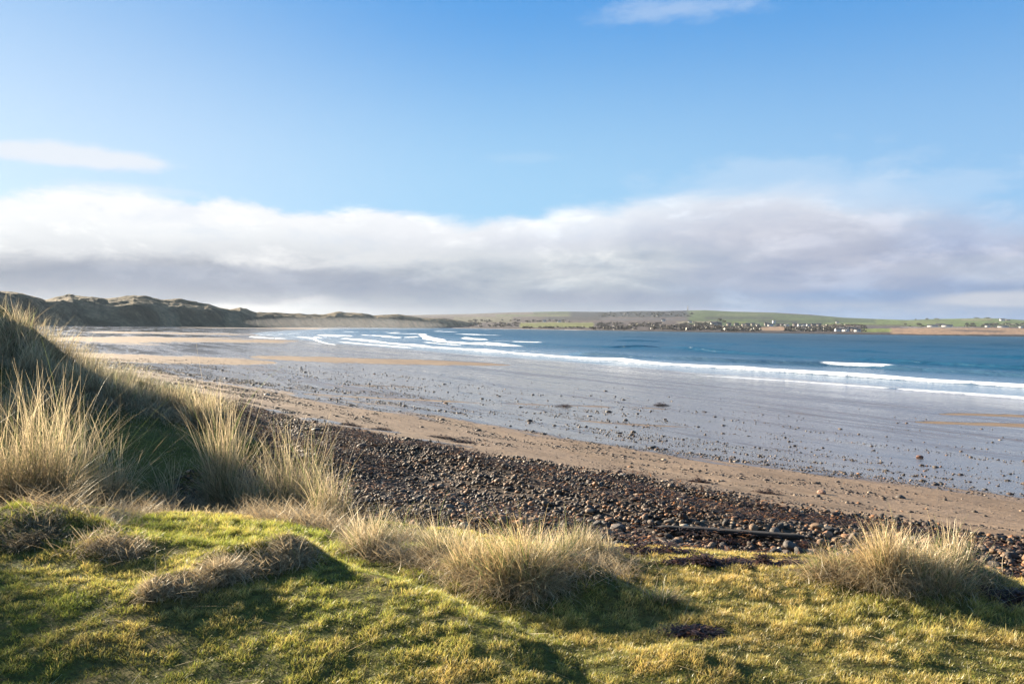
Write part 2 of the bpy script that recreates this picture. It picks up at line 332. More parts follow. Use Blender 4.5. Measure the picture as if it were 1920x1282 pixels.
# ------------------------------------------------------------------ terrain
def terrain():
    r = np.geomspace(.8, 4200, 660)
    af = np.radians(np.arange(-52, 52.01, .165)); ab = np.radians(np.arange(54, 307, 3.0))
    a = np.concatenate([af, ab, [af[0]+2*math.pi]])
    Rr, A = np.meshgrid(r, a, indexing='ij'); X = Rr*np.sin(A); Y = Rr*np.cos(A); Z = H(X, Y)
    V = np.stack([X, Y, Z], -1).reshape(-1, 3); Fq = grid_faces(len(r), len(a))[:, ::-1]
    x, y = V[:,0], V[:,1]; u, v = uv(x, y); c = toe(u)-v; b = -c
    # how wet the sand is
    W = np.maximum(wat(u)-toe(u), 5); t = b/W
    edge = np.interp(u, [-30,0,20,40,100,300,700],[9,8.5,8.2,7.0,7,8,10])   # width of the dry strip below the cobbles
    wet = sst(-3.0, 3.4, b-edge+2.6*fbm(u/9, b/1.6, 4, 44, .6))*.80 + .25*sst(.45,.75,t)
    def bar(px0, px1, py0, py1, k):
        nonlocal wet
        (xa, ya), (xb, yb) = at(px0, py0, .5), at(px1, py1, .5); d = math.hypot(xb-xa, yb-ya); wd = k[0]
        ux, uy = (xb-xa)/d, (yb-ya)/d; q = (x-xa)*ux+(y-ya)*uy; s = -(x-xa)*uy+(y-ya)*ux
        q = q/d; wdt = wd*np.clip(1-((q-.5)*2)**2, 0, 1)**.5+1e-3; s = s + wd*.4*fbm(x/12, y/12, 2, 40)
        wet = wet - k[1]*((q > 0)&(q < 1))*sst(1.35, .15, np.abs(s)/wdt)
    bar(-100,500,674,688,(13,1.15)); bar(470,960,671,681,(11,.9)); bar(120,560,634,638,(60,.8)); bar(330,800,614,616,(110,1.0)); bar(180,520,622,626,(60,.7))
    bar(1720,2150,797,800,(1.3,.9)); bar(1760,2250,775,779,(1.6,.9)); bar(930,1300,772,778,(.5,.5)); bar(640,800,735,737,(.8,.6)); bar(560,900,765,775,(.7,.6)); bar(1080,1300,815,822,(.5,.5))
    for q in ((470,560,778,782,.5),(560,660,788,797,.45),(640,760,795,812,.4),(770,900,820,838,.3)):
        (xa, ya), (xb, yb) = at(q[0], q[2], 2.0), at(q[1], q[3], 2.0); d = math.hypot(xb-xa, yb-ya); ux, uy = (xb-xa)/d, (yb-ya)/d
        qq = ((x-xa)*ux+(y-ya)*uy)/d; ss = -(x-xa)*uy+(y-ya)*ux; wet = wet + 1.3*sst(1, .3, np.hypot((qq-.5)*2, ss/(q[4]*2.2)))
    wet = np.where(c > 0, 0, wet)
    at_ = {'wet': wet, 'c': np.where(c > 3, c, c-ragged(u))}
    fc = at_['c'][Fq].mean(1) + .5*fbm(x, y, 3, 3)[Fq[:,0]]
    cgf = cgr(u)[Fq[:,0]]; grass = fc > cgf
    Rf = Rr.reshape(-1)[Fq].mean(1)
    Vs, Fs, As = subset(V, Fq, grass & (Rf < 900), at_)
    tag(mesh_np('ground', Vs, Fs, M_TURF, smooth=True), 'uneven green turf and dune ground in the foreground', 'ground', kind='structure')
    Vs, Fs, As = subset(V, Fq, ~(grass & (Rf < 900)), at_)
    tag(mesh_np('beach', Vs, Fs, M_SAND, smooth=True, attrs=As), 'wide wet sand beach curving round the bay', 'beach', kind='structure')
terrain()

# ------------------------------------------------------------------ sea
def line_uv(pts):
    q = sorted(uv(*at(px, py, .25)) for px, py in pts); return np.array(q)
W1 = line_uv([(588,634),(600,640),(666,652),(787,663.5),(950,675),(1240,696),(1541,715),(1920,741),(2300,768)])
W2 = line_uv([(663,636),(755,645),(801,649),(861,653),(1021,665),(1163,674.5),(1240,680.5),(1452,693),(1612,703),(1771,713),(1920,722),(2300,746)])
W3 = line_uv([(790,627),(800,634),(830,640),(870,643.5),(955,647.5)])
W4 = line_uv([(1100,664),(1300,673),(1612,685),(1710,690.5),(1920,702),(2300,724)])
def sea():
    us = np.concatenate([np.arange(-160,-20,4.0), np.arange(-20,420,.9), 420+np.cumsum(np.geomspace(1.2,120,150))])
    vs = np.concatenate([np.arange(44,150,.4), 150+np.cumsum(np.geomspace(.45,120,190))])
    U, Vv = np.meshgrid(us, vs, indexing='ij')
    X = -.5*U + .8660254*Vv; Y = .8660254*U + .5*Vv
    ws = Vv - wat(U)
    near = np.exp(-np.maximum(ws,0)/900)
    Z = np.zeros_like(U); foam = np.zeros_like(U)
    wob = 1.6*fbm(U/30, Vv*0+1, 3, 60)
    # swell lines
    ph = (Vv + 6*fbm(U/90, Vv/120, 3, 61) + (U-100)*.02)
    for lam, A, s in ((17,.42,1),(29,.40,2),(11,.16,3)):
        k = np.sin(2*math.pi*ph/lam + s*2)*.5+.5
        Z += A*(k**3-.3)*sst(20, 60, ws)*near*(.6+.5*fbm(U/40,Vv/25,2,70+s))
    def wave(Wl, A, front, back, fo, trail, lo=None, hi=None, brk=0, seed=0, ez=None):
        nonlocal Z, foam
        v0 = np.interp(U, Wl[:,0], Wl[:,1]) + .6*fbm(U/9, U*0, 3, seed)
        lo_ = Wl[0,0] if lo is None else lo; hi_ = Wl[-1,0] if hi is None else hi; e = ez or min(12, (hi_-lo_)*.25)
        en = sst(lo_-e, lo_+e*.3, U)*sst(hi_+e, hi_-e*.3, U)
        d = Vv - v0; am = (.75+.5*fbm(U/12, U*0+2, 3, seed+3))
        Z += en*A*am*np.where(d < 0, np.exp(-(d/front)**2), np.exp(-(d/back)**2))
        g = np.where(d < 0, np.exp(-(d/(front*1.3))**2), np.exp(-(d/(max(trail,.01)*(.35+1.3*vnoise(U/4.5, U*0+seed, seed)*vnoise(U/23, U*0+seed, seed+1)**.5)))**2))
        gap = sst(-.15, .25, fbm(U/3, Vv/6, 4, seed+9, .8)+.6-brk)
        foam[:] = np.maximum(foam, en*fo*g*gap)
    wave(W1, .11, .35, 1.4, 1.25, .55, brk=.08, seed=80)
    for q, (ya, yb, yc, A) in enumerate(((652,671,690,.6),(640,655,671,.65),(633,645,657,.7),(628,638,648,.7))):
        wave(line_uv([(1150,ya-2),(1240,ya),(1560,yb),(1920,yc),(2300,yc+17)]), A, 1.0+.5*q, 5+2*q, 0, 1, seed=200+7*q, ez=70)
    wave(W2, .48, .42, 2.4, 1.5, .8, brk=.10, seed=90)
    wave(W3, .8, 1.1, 5, 1.6, 2.6, brk=0, seed=100)
    W4c = W4.copy(); u_a, u_b = sorted((uv(*at(1612,685))[0], uv(*at(1712,690))[0]))
    wave(W4c, .75, .8, 4.0, 0, 1, seed=110)
    wave(W4c, .06, .5, .8, 1.5, 1.6, lo=u_a, hi=u_b, brk=0, seed=113)
    for px0, py0, px1, py1, A, fo in ((470,631,530,634,.5,1.0),(600,628,655,630,.7,1.3),(585,634,640,630,.4,1.2),(645,634,700,637,.3,1.2),(680,628,730,630,.7,1.2),(730,624,790,626,.5,1.0),(820,621,850,622,.6,1.2),(870,634,905,636,.6,1.3),(770,617,850,618,.5,.8),(900,618,960,619,.4,.8),(640,622,700,622.5,.5,.9),(500,637,600,643,.1,.6),(1060,672,1130,677,.1,.5),(720,631,780,633,.4,1.0),(640,640,760,650,.2,1.0),(860,626,930,628,.4,1.1),(560,631,600,634,.4,1.1),(700,621,760,622,.4,1.0),(930,639,1010,643,.3,.9),(800,641,860,646,.2,.9),(480,628,560,624,.2,.9),(960,655,1010,657,.1,.6)):
        L = line_uv([(px0,py0),((px0+px1)/2,(py0+py1)/2+.3),(px1,py1)]); s = max(1, (L[-1,1]/90))
        wave(L, A, .6*s, 3*s, fo, 1.0*s, brk=.12, seed=int(px0))
    # worn-out foam drifting between the breakers
    lace = sst(.0, .5, fbm(U/7, Vv/1.6, 5, 130, .6)+.15)
    sh = np.exp(-(np.maximum(ws-6,0)/30)**2); shl = np.exp(-(np.maximum(ws,0)/75)**2)*sst(140,280,U)*sst(900,500,U)
    foam = np.maximum(foam, .5*lace*np.maximum(sh*.75*sst(0,5,ws), shl*.9))
    shallow = np.maximum(np.exp(-(np.maximum(ws,0)/34)**2), .9*shl)
    Vt = np.stack([X, Y, Z], -1).reshape(-1, 3); Fq = grid_faces(len(us), len(vs))[:, ::-1]
    keep = (ws.reshape(-1)[Fq] > -14).any(1)
    Vs, Fs, As = subset(Vt, Fq, keep, {'foam': foam.ravel(), 'shallow': shallow.ravel(), 'off': ws.ravel()})
    m, nt, b = material('sea_water', rough=.2); p = nt.pos(); al = nt.mapping(p, rot=-UR)
    sha = nt.attr('shallow'); fo = nt.attr('foam'); off = nt.attr('off')
    big = nt.noise(nt.mapping(al, scale=(.012,.03,1)), 1, 4, .6, .4)
    deep = nt.mix(nt.mr(big, .3, .7), (.001,.024,.042), (.002,.040,.066))
    deep = nt.mix(nt.mr(off, 40, 400, .8, 0), deep, (.008,.068,.13))
    col = nt.mix(nt.m('POWER', sha, 1.3), deep, (.12,.17,.21))
    fn = nt.noise(nt.mapping(al, scale=(.8,1.6,1)), 1, 6, .7)
    ff = nt.mr(nt.m('MULTIPLY', fo, nt.mr(fn, .25, .65, .45, 1.3)), .25, .75)
    nt.put(b.inputs['Base Color'], nt.mix(ff, col, (.82,.84,.85)))
    nt.put(b.inputs['Roughness'], nt.mix(ff, nt.mix(sha, (.34,)*3, (.16,)*3), (.8,.8,.8)))
    nt.put(b.inputs['Specular IOR Level'], nt.mr(sha, 0, 1, .14, .5))
    c1 = nt.noise(nt.mapping(al, scale=(.5,1.1,1)), 1, 6, .65, .3); c2 = nt.noise(nt.mapping(al, scale=(.06,.2,1)), 1, 3, .5)
    hh = nt.m('ADD', nt.m('MULTIPLY', c1, nt.mr(sha, 0, 1, 1, .12)), nt.m('MULTIPLY', c2, nt.mr(sha,0,1,1.6,.2)))
    hh = nt.m('ADD', hh, nt.m('MULTIPLY', nt.m('MULTIPLY', fn, ff), .5))
    nt.put(b.inputs['Normal'], nt.bump(hh, .55))
    tag(mesh_np('water', Vs, Fs, m, smooth=True, attrs=As), 'blue sea with white breakers rolling into the bay', 'sea', kind='structure')
sea()

# ------------------------------------------------------------------ far dunes
DUNE = np.array([(-900,500,120,170),(-500,520,200,260),(-200,535,300,380),(0,546,600,740),(30,549,640,780),(60,556,670,820),(85,563,690,850),(105,557,700,860),(130,554,720,880),(160,557,740,900),(200,561,760,920),(250,555,780,930),(300,563,820,980),(340,562,860,1010),(400,575,900,1050),(430,580,940,1100),(450,577,960,1150),(480,586,1010,1250),(520,586,1150,1400),(570,590,1300,1600),(600,591,1400,1700),(640,586,1550,1800),(680,588,1620,1880),(700,592,1700,1950),(745,589,1800,2050),(790,596,2000,2250),(840,598,2150,2400),(880,604,2350,2500),(915,610,2550,2700),(935,613,2650,2800)], float)
def dunes():
    px = np.arange(-900, 936, 1.4); pt, pf, pc = (np.interp(px, DUNE[:,0], DUNE[:,k]) for k in (1,2,3))
    n = 130; v = np.concatenate([np.linspace(0,1,85), np.linspace(1.02,2.2,n-85)])
    az = np.arctan((px-960)/F); P, Vp = np.meshgrid(np.arange(len(px)), v, indexing='ij')
    D = pf[P] + (pc-pf)[P]*Vp                       # camera depth
    X = D*np.tan(az)[P]; Y = D
    D0 = D; 
    zc = np.maximum((CZ + (yh(px)-pt)/F*pc)[P], 1.5)
    sc = np.clip(zc/30, .08, 1.2)
    nz = fbm(X/55, Y/55, 5, 200, .55); rid = 1-np.abs(fbm(X/80+9, Y/60, 4, 210))*2
    prof = np.where(Vp <= 1, .60*np.clip(sst(0,.28,Vp),0,1)+.4*Vp, np.exp(-((Vp-1)/1.0)**2))
    Z = .3 + zc*prof*(1 - .0*nz) + sc*(7*nz + 5*(rid-.5) + 2.2*fbm(X/20, Y/26, 4, 230, .6) + 1.3*fbm(X/7, Y/10, 3, 240, .6))*(1-.35*sst(.25,.5,Vp))*sst(.05,.4,Vp)*np.where(Vp<1, 1-.80*sst(.75,1,Vp), .20+.4*sst(1,1.3,Vp))
    Z = np.where(Vp < .002, -.5, Z)
    fade = sst(935, 880, px)[P]; Z = -.5 + (Z+.5)*fade
    V = np.stack([X, Y, Z], -1).reshape(-1, 3); Fq = grid_faces(len(px), n)[:, ::-1]
    g = (Z/np.maximum(zc,1)).ravel()
    m, nt, b = material('dune_grass', rough=.95, spec=.1); p = nt.pos()
    a = nt.noise(p, .03, 7, .7); c = nt.noise(p, .25, 5, .75)
    col = nt.ramp(a, [(.32,(.065,.058,.04)),(.46,(.14,.11,.068)),(.56,(.27,.20,.12)),(.70,(.38,.29,.18))])
    col = nt.mix(nt.mr(c, .3, .75, 0, .7), col, (.08,.075,.045))
    sa = nt.mr(nt.noise(nt.mapping(p, scale=(1,1,3)), .022, 4, .6), .69, .74)
    nt.put(b.inputs['Base Color'], nt.mix(sa, col, (.42,.33,.24)))
    nt.put(b.inputs['Normal'], nt.bump(nt.m('ADD', c, a), 4.0))
    tag(mesh_np('hills', V, Fq, m, smooth=True), 'grassy sand dunes behind the beach on the left', 'dunes', kind='structure')
dunes()

# ------------------------------------------------------------------ land across the bay
LAND = [(600,594),(700,592),(800,590),(880,588.5),(960,585.5),(1050,584),(1140,584.8),(1200,583),(1240,583.2),(1290,582),(1320,581.5),(1370,584),(1450,586),(1520,590),(1580,595.5),(1640,598),(1700,600),(1740,598.5),(1820,597),(1850,596.5),(1880,597.5),(1920,600),(2000,603),(2300,606),(2900,612)]
SHORE = [(600,612.5),(880,616),(1060,618.5),(1240,621.5),(1580,626.5),(1920,631),(2300,636),(2900,644)]
LP, LS = np.array(LAND), np.array(SHORE)
def land_at(px, py):                        # a point of the far land for a place in the view
    ys = np.interp(px, LS[:,0], LS[:,1]); yt = np.interp(px, LP[:,0], LP[:,1])
    q = np.clip((ys-py)/(ys-yt), 0, 1); Ds = CZ*F/(ys-yh(px)); D = Ds + 2600*q**1.35
    z = CZ + (yh(px)-py)/F*D
    return D*(px-960)/F, D, z
def far_land():
    px = np.arange(600, 2900, 1.5); q = np.concatenate([np.linspace(0,.5,90), np.linspace(.51,1,60)])
    P, Q = np.meshgrid(px, q, indexing='ij'); ys = np.interp(P, LS[:,0], LS[:,1]); yt = np.interp(P, LP[:,0], LP[:,1])
    PY = ys + (yt-ys)*Q; X, Y, Z = land_at(P, PY)
    Z = Z + 1.6*fbm(X/90, Y/90, 3, 300)*sst(.05,.3,Q)*sst(1,.9,Q)
    # colours of fields, moor, scrub and rock
    n1 = fbm(P/14, PY/3.2, 4, 310); n2 = fbm(P/5, PY/1.4, 3, 320); px_, py_ = P+2.5*n2, PY+.7*n2+.8*n1
    C = np.zeros(P.shape+(3,)); C[:] = (.105,.085,.085)
    def box(x0,x1,y0,y1,c,s=2.0,k=1.0,sl=0.0):
        yy = py_ - sl*(px_-(x0+x1)/2)
        m = k*sst(x0-s,x0+s,px_)*sst(x1+s,x1-s,px_)*sst(y0-.5,y0+.5,yy)*sst(y1+.5,y1-.5,yy); C[:] = C*(1-m[...,None]) + np.array(c)*m[...,None]
    G=(.13,.20,.085); G2=(.23,.30,.08); YG=(.30,.32,.09); DK=(.035,.038,.035); FO=(.035,.055,.085); PU=(.12,.095,.12); TN=(.42,.27,.17); BR=(.10,.075,.06); ST=(.25,.22,.15)
    box(600,1000,585,594,(.16,.14,.13)); box(930,1075,590,593,(.20,.24,.12)); box(850,960,594,604,(.16,.15,.10)); box(1000,1080,584,589,(.12,.17,.10))
    box(1068,1320,580,594,FO,8); box(1020,1130,594,600,FO,10,.6); box(1130,1300,597,600,(.10,.10,.12)); 
    box(1290,1640,580,611,G,6); box(1345,1420,588,592,(.19,.25,.11)); box(1400,1456,586,589,(.16,.2,.1),3); box(1320,1450,594,598,(.085,.115,.09),5); box(1456,1640,584,592.5,PU,4,1,.055); box(1480,1560,596,600,(.17,.25,.09),6); box(1420,1500,600,604,(.07,.09,.08),6,.8); box(1360,1400,603,606,G2,3)
    box(1270,1345,602,606,ST,4); box(1545,1640,605,611,(.26,.34,.11),6)
    box(1640,1940,596,612,(.25,.34,.10),5); box(1690,1770,602,608,(.30,.33,.11),4); box(1800,1860,598,601,(.26,.24,.13),4); box(1700,1780,599.5,601,(.14,.17,.09),4)
    box(1560,1720,611,616,PU,6,.9); box(1560,1700,608.5,611,BR,6,.8)
    box(1160,1345,608,612,BR,8); box(1230,1625,613,623,(.075,.062,.06),6,.8); box(880,1240,606,612,(.10,.08,.085),6,.6)
    box(974,1112,605,613.5,YG,2); box(974,1112,604,605.2,ST,2,.7)
    box(1425,1472,612.5,619.5,TN,2); box(1312,1345,613,617,(.30,.19,.09),3); box(1530,1600,609,613,TN,8,.5)
    box(1616,1690,616,622.5,(.34,.40,.10),3); box(1670,1960,615,627,TN,5); box(1780,1880,618,622,(.17,.12,.10),20,.9,.02); box(1690,1830,613,614.5,(.45,.42,.38),8,.6)
    box(1690,2900,600,612,(.20,.28,.10),8,.5); box(1960,2900,612,626,TN,8,.6)
    m = sst(ys-2.6,ys-1.2,PY+1.0*n1); m = m*np.where(P<1160,.9,1); C[:] = C*(1-m[...,None])+np.array((.045,.036,.032))*m[...,None]
    m = sst(ys-1.3,ys-.5,PY)*sst(1130,1060,P); C[:] = C*(1-m[...,None])+np.array((.55,.47,.42))*m[...,None]
    C *= np.where(C[...,1:2] > C[...,0:1]*1.04, .40, .62); C *= (1+.28*n2)[...,None]; C *= (1+.15*fbm(P/2.2, PY/.8, 2, 330))[...,None]
    # back slope and a skirt into the water
    back = [(np.array(land_at(px, np.interp(px, LP[:,0], LP[:,1])))*np.array([[1+.15*k],[1+.15*k],[1-.6*k]])) for k in (1,2)]
    X = np.hstack([X[:,:1], X] + [b_[0][:,None] for b_ in back]); Y = np.hstack([Y[:,:1]-3, Y] + [b_[1][:,None] for b_ in back])
    Z = np.hstack([Z[:,:1]-3, Z] + [np.maximum(b_[2],-5)[:,None] for b_ in back]); C = np.concatenate([C[:,:1], C, C[:,-1:], C[:,-1:]], 1)
    m_, nt, b = material('fields', rough=.95, spec=.1); p = nt.pos(); c = nt.attr('col', True)
    nz = nt.noise(p, .02, 6, .7); nt.put(b.inputs['Base Color'], nt.mix(nt.mr(nz,.3,.7,0,.4), c, nt.mix(1, c, (.6,.6,.6), 'MULTIPLY')))
    nt.put(b.inputs['Normal'], nt.bump(nz, 6.0))
    V = np.stack([X,Y,Z],-1).reshape(-1,3)
    tag(mesh_np('land', V, grid_faces(len(px), X.shape[1])[:, ::-1], m_, smooth=True, col=C.reshape(-1,3)), 'low farmland hills across the bay', 'hills', kind='structure')
far_land()

# ------------------------------------------------------------------ stones
def ico(sub):
    import bmesh
    bm = bmesh.new(); bmesh.ops.create_icosphere(bm, subdivisions=sub, radius=1)
    V = np.array([v.co[:] for v in bm.verts]); Ff = np.array([[v.index for v in f.verts] for f in bm.faces]); bm.free(); return V, Ff
ICO = {k: ico(k) for k in (1,2,3)}
def stone_shape(sub, seed, ang=.16):
    V, Ff = ICO[sub]; r = np.random.default_rng(seed); V = V.copy()
    for k in range(6):                        # flattened facets, like worn slab stone
        d = r.normal(size=3); d /= np.linalg.norm(d); h = r.uniform(.55,.9); s = V@d; V = V - np.where(s > h, (s-h)*.8, 0)[:,None]*d
    V = V*(1+ang*r.normal(size=(len(V),1))*.35); return V*np.array([1, r.uniform(.62,.95), r.uniform(.38,.68)]), Ff
def scatter_stones(name, P, S, Cc, sub, label, cat, tilt=.35, sink=.25, kinds=10):
    shapes = [stone_shape(sub, 900+k) for k in range(kinds)]; n = len(P); nv = len(shapes[0][0])
    k = rng.integers(0, kinds, n); B = np.stack([s[0] for s in shapes])[k]
    a = rng.uniform(0, 2*math.pi, n); t = rng.normal(0, tilt, n); ca, sa = np.cos(a)[:,None], np.sin(a)[:,None]; ct, st = np.cos(t)[:,None], np.sin(t)[:,None]
    x, y, z = B[...,0], B[...,1], B[...,2]; x, z = x*ct-z*st, x*st+z*ct; x, y = x*ca-y*sa, x*sa+y*ca
    V = np.stack([x,y,z],-1)*S[:,None,None] + P[:,None,:]; V[...,2] += S[:,None]*(.5-sink)
    Ff = (shapes[0][1][None] + (np.arange(n)*nv)[:,None,None]).reshape(-1,3)
    return tag(mesh_np(name, V.reshape(-1,3), Ff, M_STONE, smooth=True, col=np.repeat(Cc, nv, 0)), label, cat, kind='stuff')
PAL = np.array([.82,.72,.62])*np.array([(.035,.03,.026),(.06,.048,.036),(.10,.07,.045),(.16,.10,.055),(.28,.14,.06),(.08,.07,.065),(.24,.18,.13),(.38,.32,.25),(.06,.04,.03)])
def pal(n, w): return PAL[rng.choice(len(PAL), n, p=np.array(w)/sum(w))]*rng.uniform(.8,1.25,(n,1))
def bank_points(n, umin, umax):
    u = umin + (umax-umin)*rng.random(n)**1.35; c = rng.uniform(-.13, 1.0, n)*(cgr(u)+.3)
    v = toe(u) - c; x, y = -.5*u+.8660254*v, .8660254*u+.5*v
    keep = (c > ragged(u)+.5*(rng.random(n)-.5)*(rng.random(n) < .5)) & (c < cgr(u)+.4*fbm(x,y,2,401)); return x[keep], y[keep], c[keep], u[keep]
def cobbles():
    x, y, c, u = bank_points(120000, -9, 46)
    d = np.hypot(x, y); s = rng.lognormal(math.log(.029), .34, len(x))*np.interp(d, [6,25],[1,1.25])
    big = rng.random(len(x)) < .015; s = np.where(big, s*1.7, s)
    P = np.stack([x, y, H(x,y)+rng.uniform(-.01,.03,len(x))+.04*fbm(x/.6,y/.6,2,410)], -1)
    Cc = pal(len(x), [5,5,5,4,3.2,1.6,2,.5,5])
    vis = (d < 10.5) & (np.abs(x/y) < .66) & (y > 0) & (s > .038) & (c > .3)
    idx = np.nonzero(vis)[0]; idx = idx[np.argsort(d[idx]/s[idx])][:300]
    rest = np.ones(len(x), bool); rest[idx] = False
    near = rest & (d < 13)
    scatter_stones('cobbles', P[near], s[near], Cc[near], 2, 'dark and rusty cobbles packed together along the shore bank', 'cobbles')
    fr = rest & ~near
    scatter_stones('shingle', P[fr], s[fr], Cc[fr], 1, 'shingle of the cobble bank running away to the left', 'shingle')
    protos = []
    for k in range(9):
        V, Ff = stone_shape(3, 700+k, .05); o = mesh_np('cobble', V, Ff, M_COBBLE, smooth=True, link=False); protos.append(o)
    for j, i in enumerate(idx):
        o = protos[j] if j < 9 else protos[j % 9].copy()
        o.name = 'cobble'; COL.objects.link(o); o.location = P[i] + np.array([0,0,s[i]*.3]); q = s[i]*1.05; o.scale = (q,q,q)
        o.rotation_euler = (random.gauss(0,.3), random.gauss(0,.3), random.uniform(0,6.28))
        tag(o, 'fist sized rounded stone in the nearest stretch of the cobble bank', 'cobble', 'larger cobbles in the near bank')
    # loose stones on the sand below the bank
    n = 230000; u = -25+120*rng.random(n)**1.25; b = np.where(rng.random(n) < .35, rng.uniform(0,11,n), rng.gamma(1.9, 6.5, n)); v = toe(u)+b; x, y = -.5*u+.8660254*v, .8660254*u+.5*v
    cl = fbm(u/7, b/.9, 4, 420, .6) + .5*fbm(u/1.5, b/.5, 2, 425); keep = (rng.random(n) < np.clip(.20+2.2*cl, .03, 1)*sst(42, 8, b)) & (y > 5) & (np.abs(x/y) < .85) & (b < 45); x, y, b = x[keep], y[keep], b[keep]
    s = rng.lognormal(math.log(.015), .55, len(x))*np.interp(y, [8,20,60],[.95,1.5,2.4]); P = np.stack([x,y,H(x,y)],-1)
    scatter_stones('pebbles', P, s, pal(len(x), [4,5,4,2,1,4,.8,.5,5]), 1, 'small dark pebbles strewn over the wet sand', 'pebbles', .15, .55)
cobbles()
def boulder(px, py, s, col, label):
    p = hit(px, py); V, Ff = stone_shape(3, int(px), .03); m, nt, b = material('boulder_rock', rough=.8); q = nt.noise(nt.pos(), 14, 5, .7)
    nt.put(b.inputs['Base Color'], nt.mix(nt.mr(q,.3,.7), col, tuple(c*.5 for c in col))); nt.put(b.inputs['Normal'], nt.bump(q, .02))
    o = mesh_np('boulder', V*s, Ff, m, smooth=True); o.location = (p[0], p[1], p[2]+s*.25); o.rotation_euler.z = px; tag(o, label, 'boulder', 'loose boulders on the sand')
boulder(1541,925,.10,(.36,.20,.13),'orange brown boulder on the dry sand just above the right cobbles')
boulder(1724,858,.12,(.20,.09,.06),'red brown rock lying in the wet sand near the right edge')
boulder(1168,893,.10,(.42,.34,.26),'pale cream stone on the upper rim of the cobble bank')
boulder(1552,1004,.07,(.34,.18,.10),'rusty stone at the left foot of the right hand grass mound')

# ------------------------------------------------------------------ seaweed
def ribbons(P, ang, L, w, rise, seg, Cc, wig=1.0):
    n = len(P); pos = P.copy(); a = ang.copy(); rows = []
    for k in range(seg+1):
        t = k/seg; side = np.stack([-np.sin(a), np.cos(a), .5*np.sin(a*7+k)], -1)*(w*(1-.6*t*t))[:,None]
        rows.append(np.stack([pos-side, pos+side], 1)); st = (L/seg)[:,None]
        pos = pos + st*np.stack([np.cos(a), np.sin(a), rise*np.cos(t*3.1)+rng.normal(0,.35,n)*rise], -1); a = a + rng.normal(0, .6*wig, n)
    V = np.stack(rows, 1).reshape(-1,3); nv = 2*(seg+1); f = np.array([[2*k,2*k+1,2*k+3,2*k+2] for k in range(seg)])
    return V, (f[None]+(np.arange(n)*nv)[:,None,None]).reshape(-1,4), np.repeat(Cc, nv, 0)
M_WEED, _nt, _b = material('seaweed', rough=.6, spec=.2); _nt.put(_b.inputs['Base Color'], _nt.attr('col', True))
WEED = np.array([(.030,.014,.014),(.045,.020,.018),(.020,.015,.012),(.085,.032,.012),(.06,.03,.03)])
def weed(px, py, rx, ry, n, label, red=0, h=.05):
    p = hit(px, py); WP.append((p[0], p[1], rx, ry)); a = rng.uniform(0, 6.28, n); r = np.sqrt(rng.random(n))**1.2*(1+.5*np.sin(a*3+px)*rng.random(n)); x = p[0]+rx*r*np.cos(a); y = p[1]+ry*r*np.sin(a); q = rng.random(n)
    z = H(x, y)+.005+h*(1+p[1]/9)*np.maximum(1-r,0)*q*(.5+np.sin(x*31)*np.sin(y*13)); V, Ff, Cc = ribbons(np.stack([x,y,z],-1), rng.uniform(0,6.28,n), rng.uniform(.03,.09,n)*(1+p[1]/20), rng.uniform(.002,.005,n)*(1+p[1]/20), .25, 5, WEED[rng.choice(5,n,p=[.3,.25,.2,.1+.0,.15])])
    V[:,2] = np.maximum(V[:,2], H(V[:,0],V[:,1])+.003)
    c = np.array([p[0],p[1],p[2]]); o = mesh_np('seaweed_clump', V-c, Ff, M_WEED, col=Cc); o.location = c
    tag(o, label, 'seaweed', 'clumps of dark seaweed')
WP = []
for a in ((1440,1062,.34,.13,1500,'dark maroon seaweed heap on the turf left of the right hand grass mound'),
          (1330,1056,.32,.09,800,'thin purple seaweed strand on the turf just left of the maroon heap'),
          (1215,1036,.38,.14,1000,'scattered black seaweed on turf right of the central grass clumps'),
          (1490,1032,.34,.12,1100,'dark seaweed spread directly under the dark strip near its right end'),
          (1350,1022,.45,.09,1000,'dark seaweed along the near side of the dark strip, around its middle'),
          (1300,1190,.16,.09,600,'small wine red seaweed lump in the foreground turf right of centre'),
          (1905,1128,.22,.12,900,'maroon seaweed heap on the turf at the right edge'),
          (868,830,.35,.16,300,'black seaweed lump on the sand above the middle of the cobble bank'),
          (655,797,.30,.14,260,'low black seaweed streak beside a thin pool left of centre'),
          (716,806,.30,.14,220,'black seaweed streak at the right end of the thin pool'),
          (835,822,.4,.12,220,'flat dark seaweed strip just left of the black lump on the sand'),
          (1240,760,.4,.3,200,'small black seaweed tuft out on the wet sand right of centre'),
          (1060,762,.4,.3,160,'tiny black seaweed tuft on the wet sand near the middle'),
          (1312,904,.22,.10,300,'seaweed scrap on the sand just above the cobble bank right of centre'),
          (1440,925,.25,.10,200,'seaweed scrap on dry sand left of the orange boulder'),
          (450,752,.8,.3,260,'blackish seaweed lump by the pool beyond the left dune grass')):
    weed(*a)
def weed_strewn():
    x, y, c, u = bank_points(130000, -9, 42); m = (fbm(u/1.5, c/.5, 4, 450, .6) > .05); x, y = x[m], y[m]; n = len(x)
    P = np.stack([x,y,H(x,y)+.04+.09*rng.random(n)],-1)
    cc = np.array([(.04,.022,.015),(.09,.04,.015),(.02,.014,.012),(.22,.085,.02),(.075,.036,.022)])[rng.choice(5,n,p=[.3,.2,.3,.07,.13])]
    V, Ff, Cc = ribbons(P, rng.uniform(0,6.28,n), rng.uniform(.06,.18,n), rng.uniform(.004,.011,n), .25, 5, cc)
    tag(mesh_np('seaweed_litter', V, Ff, M_WEED, col=Cc), 'brown and black seaweed tangled over the cobble bank', 'seaweed', kind='stuff')
weed_strewn()

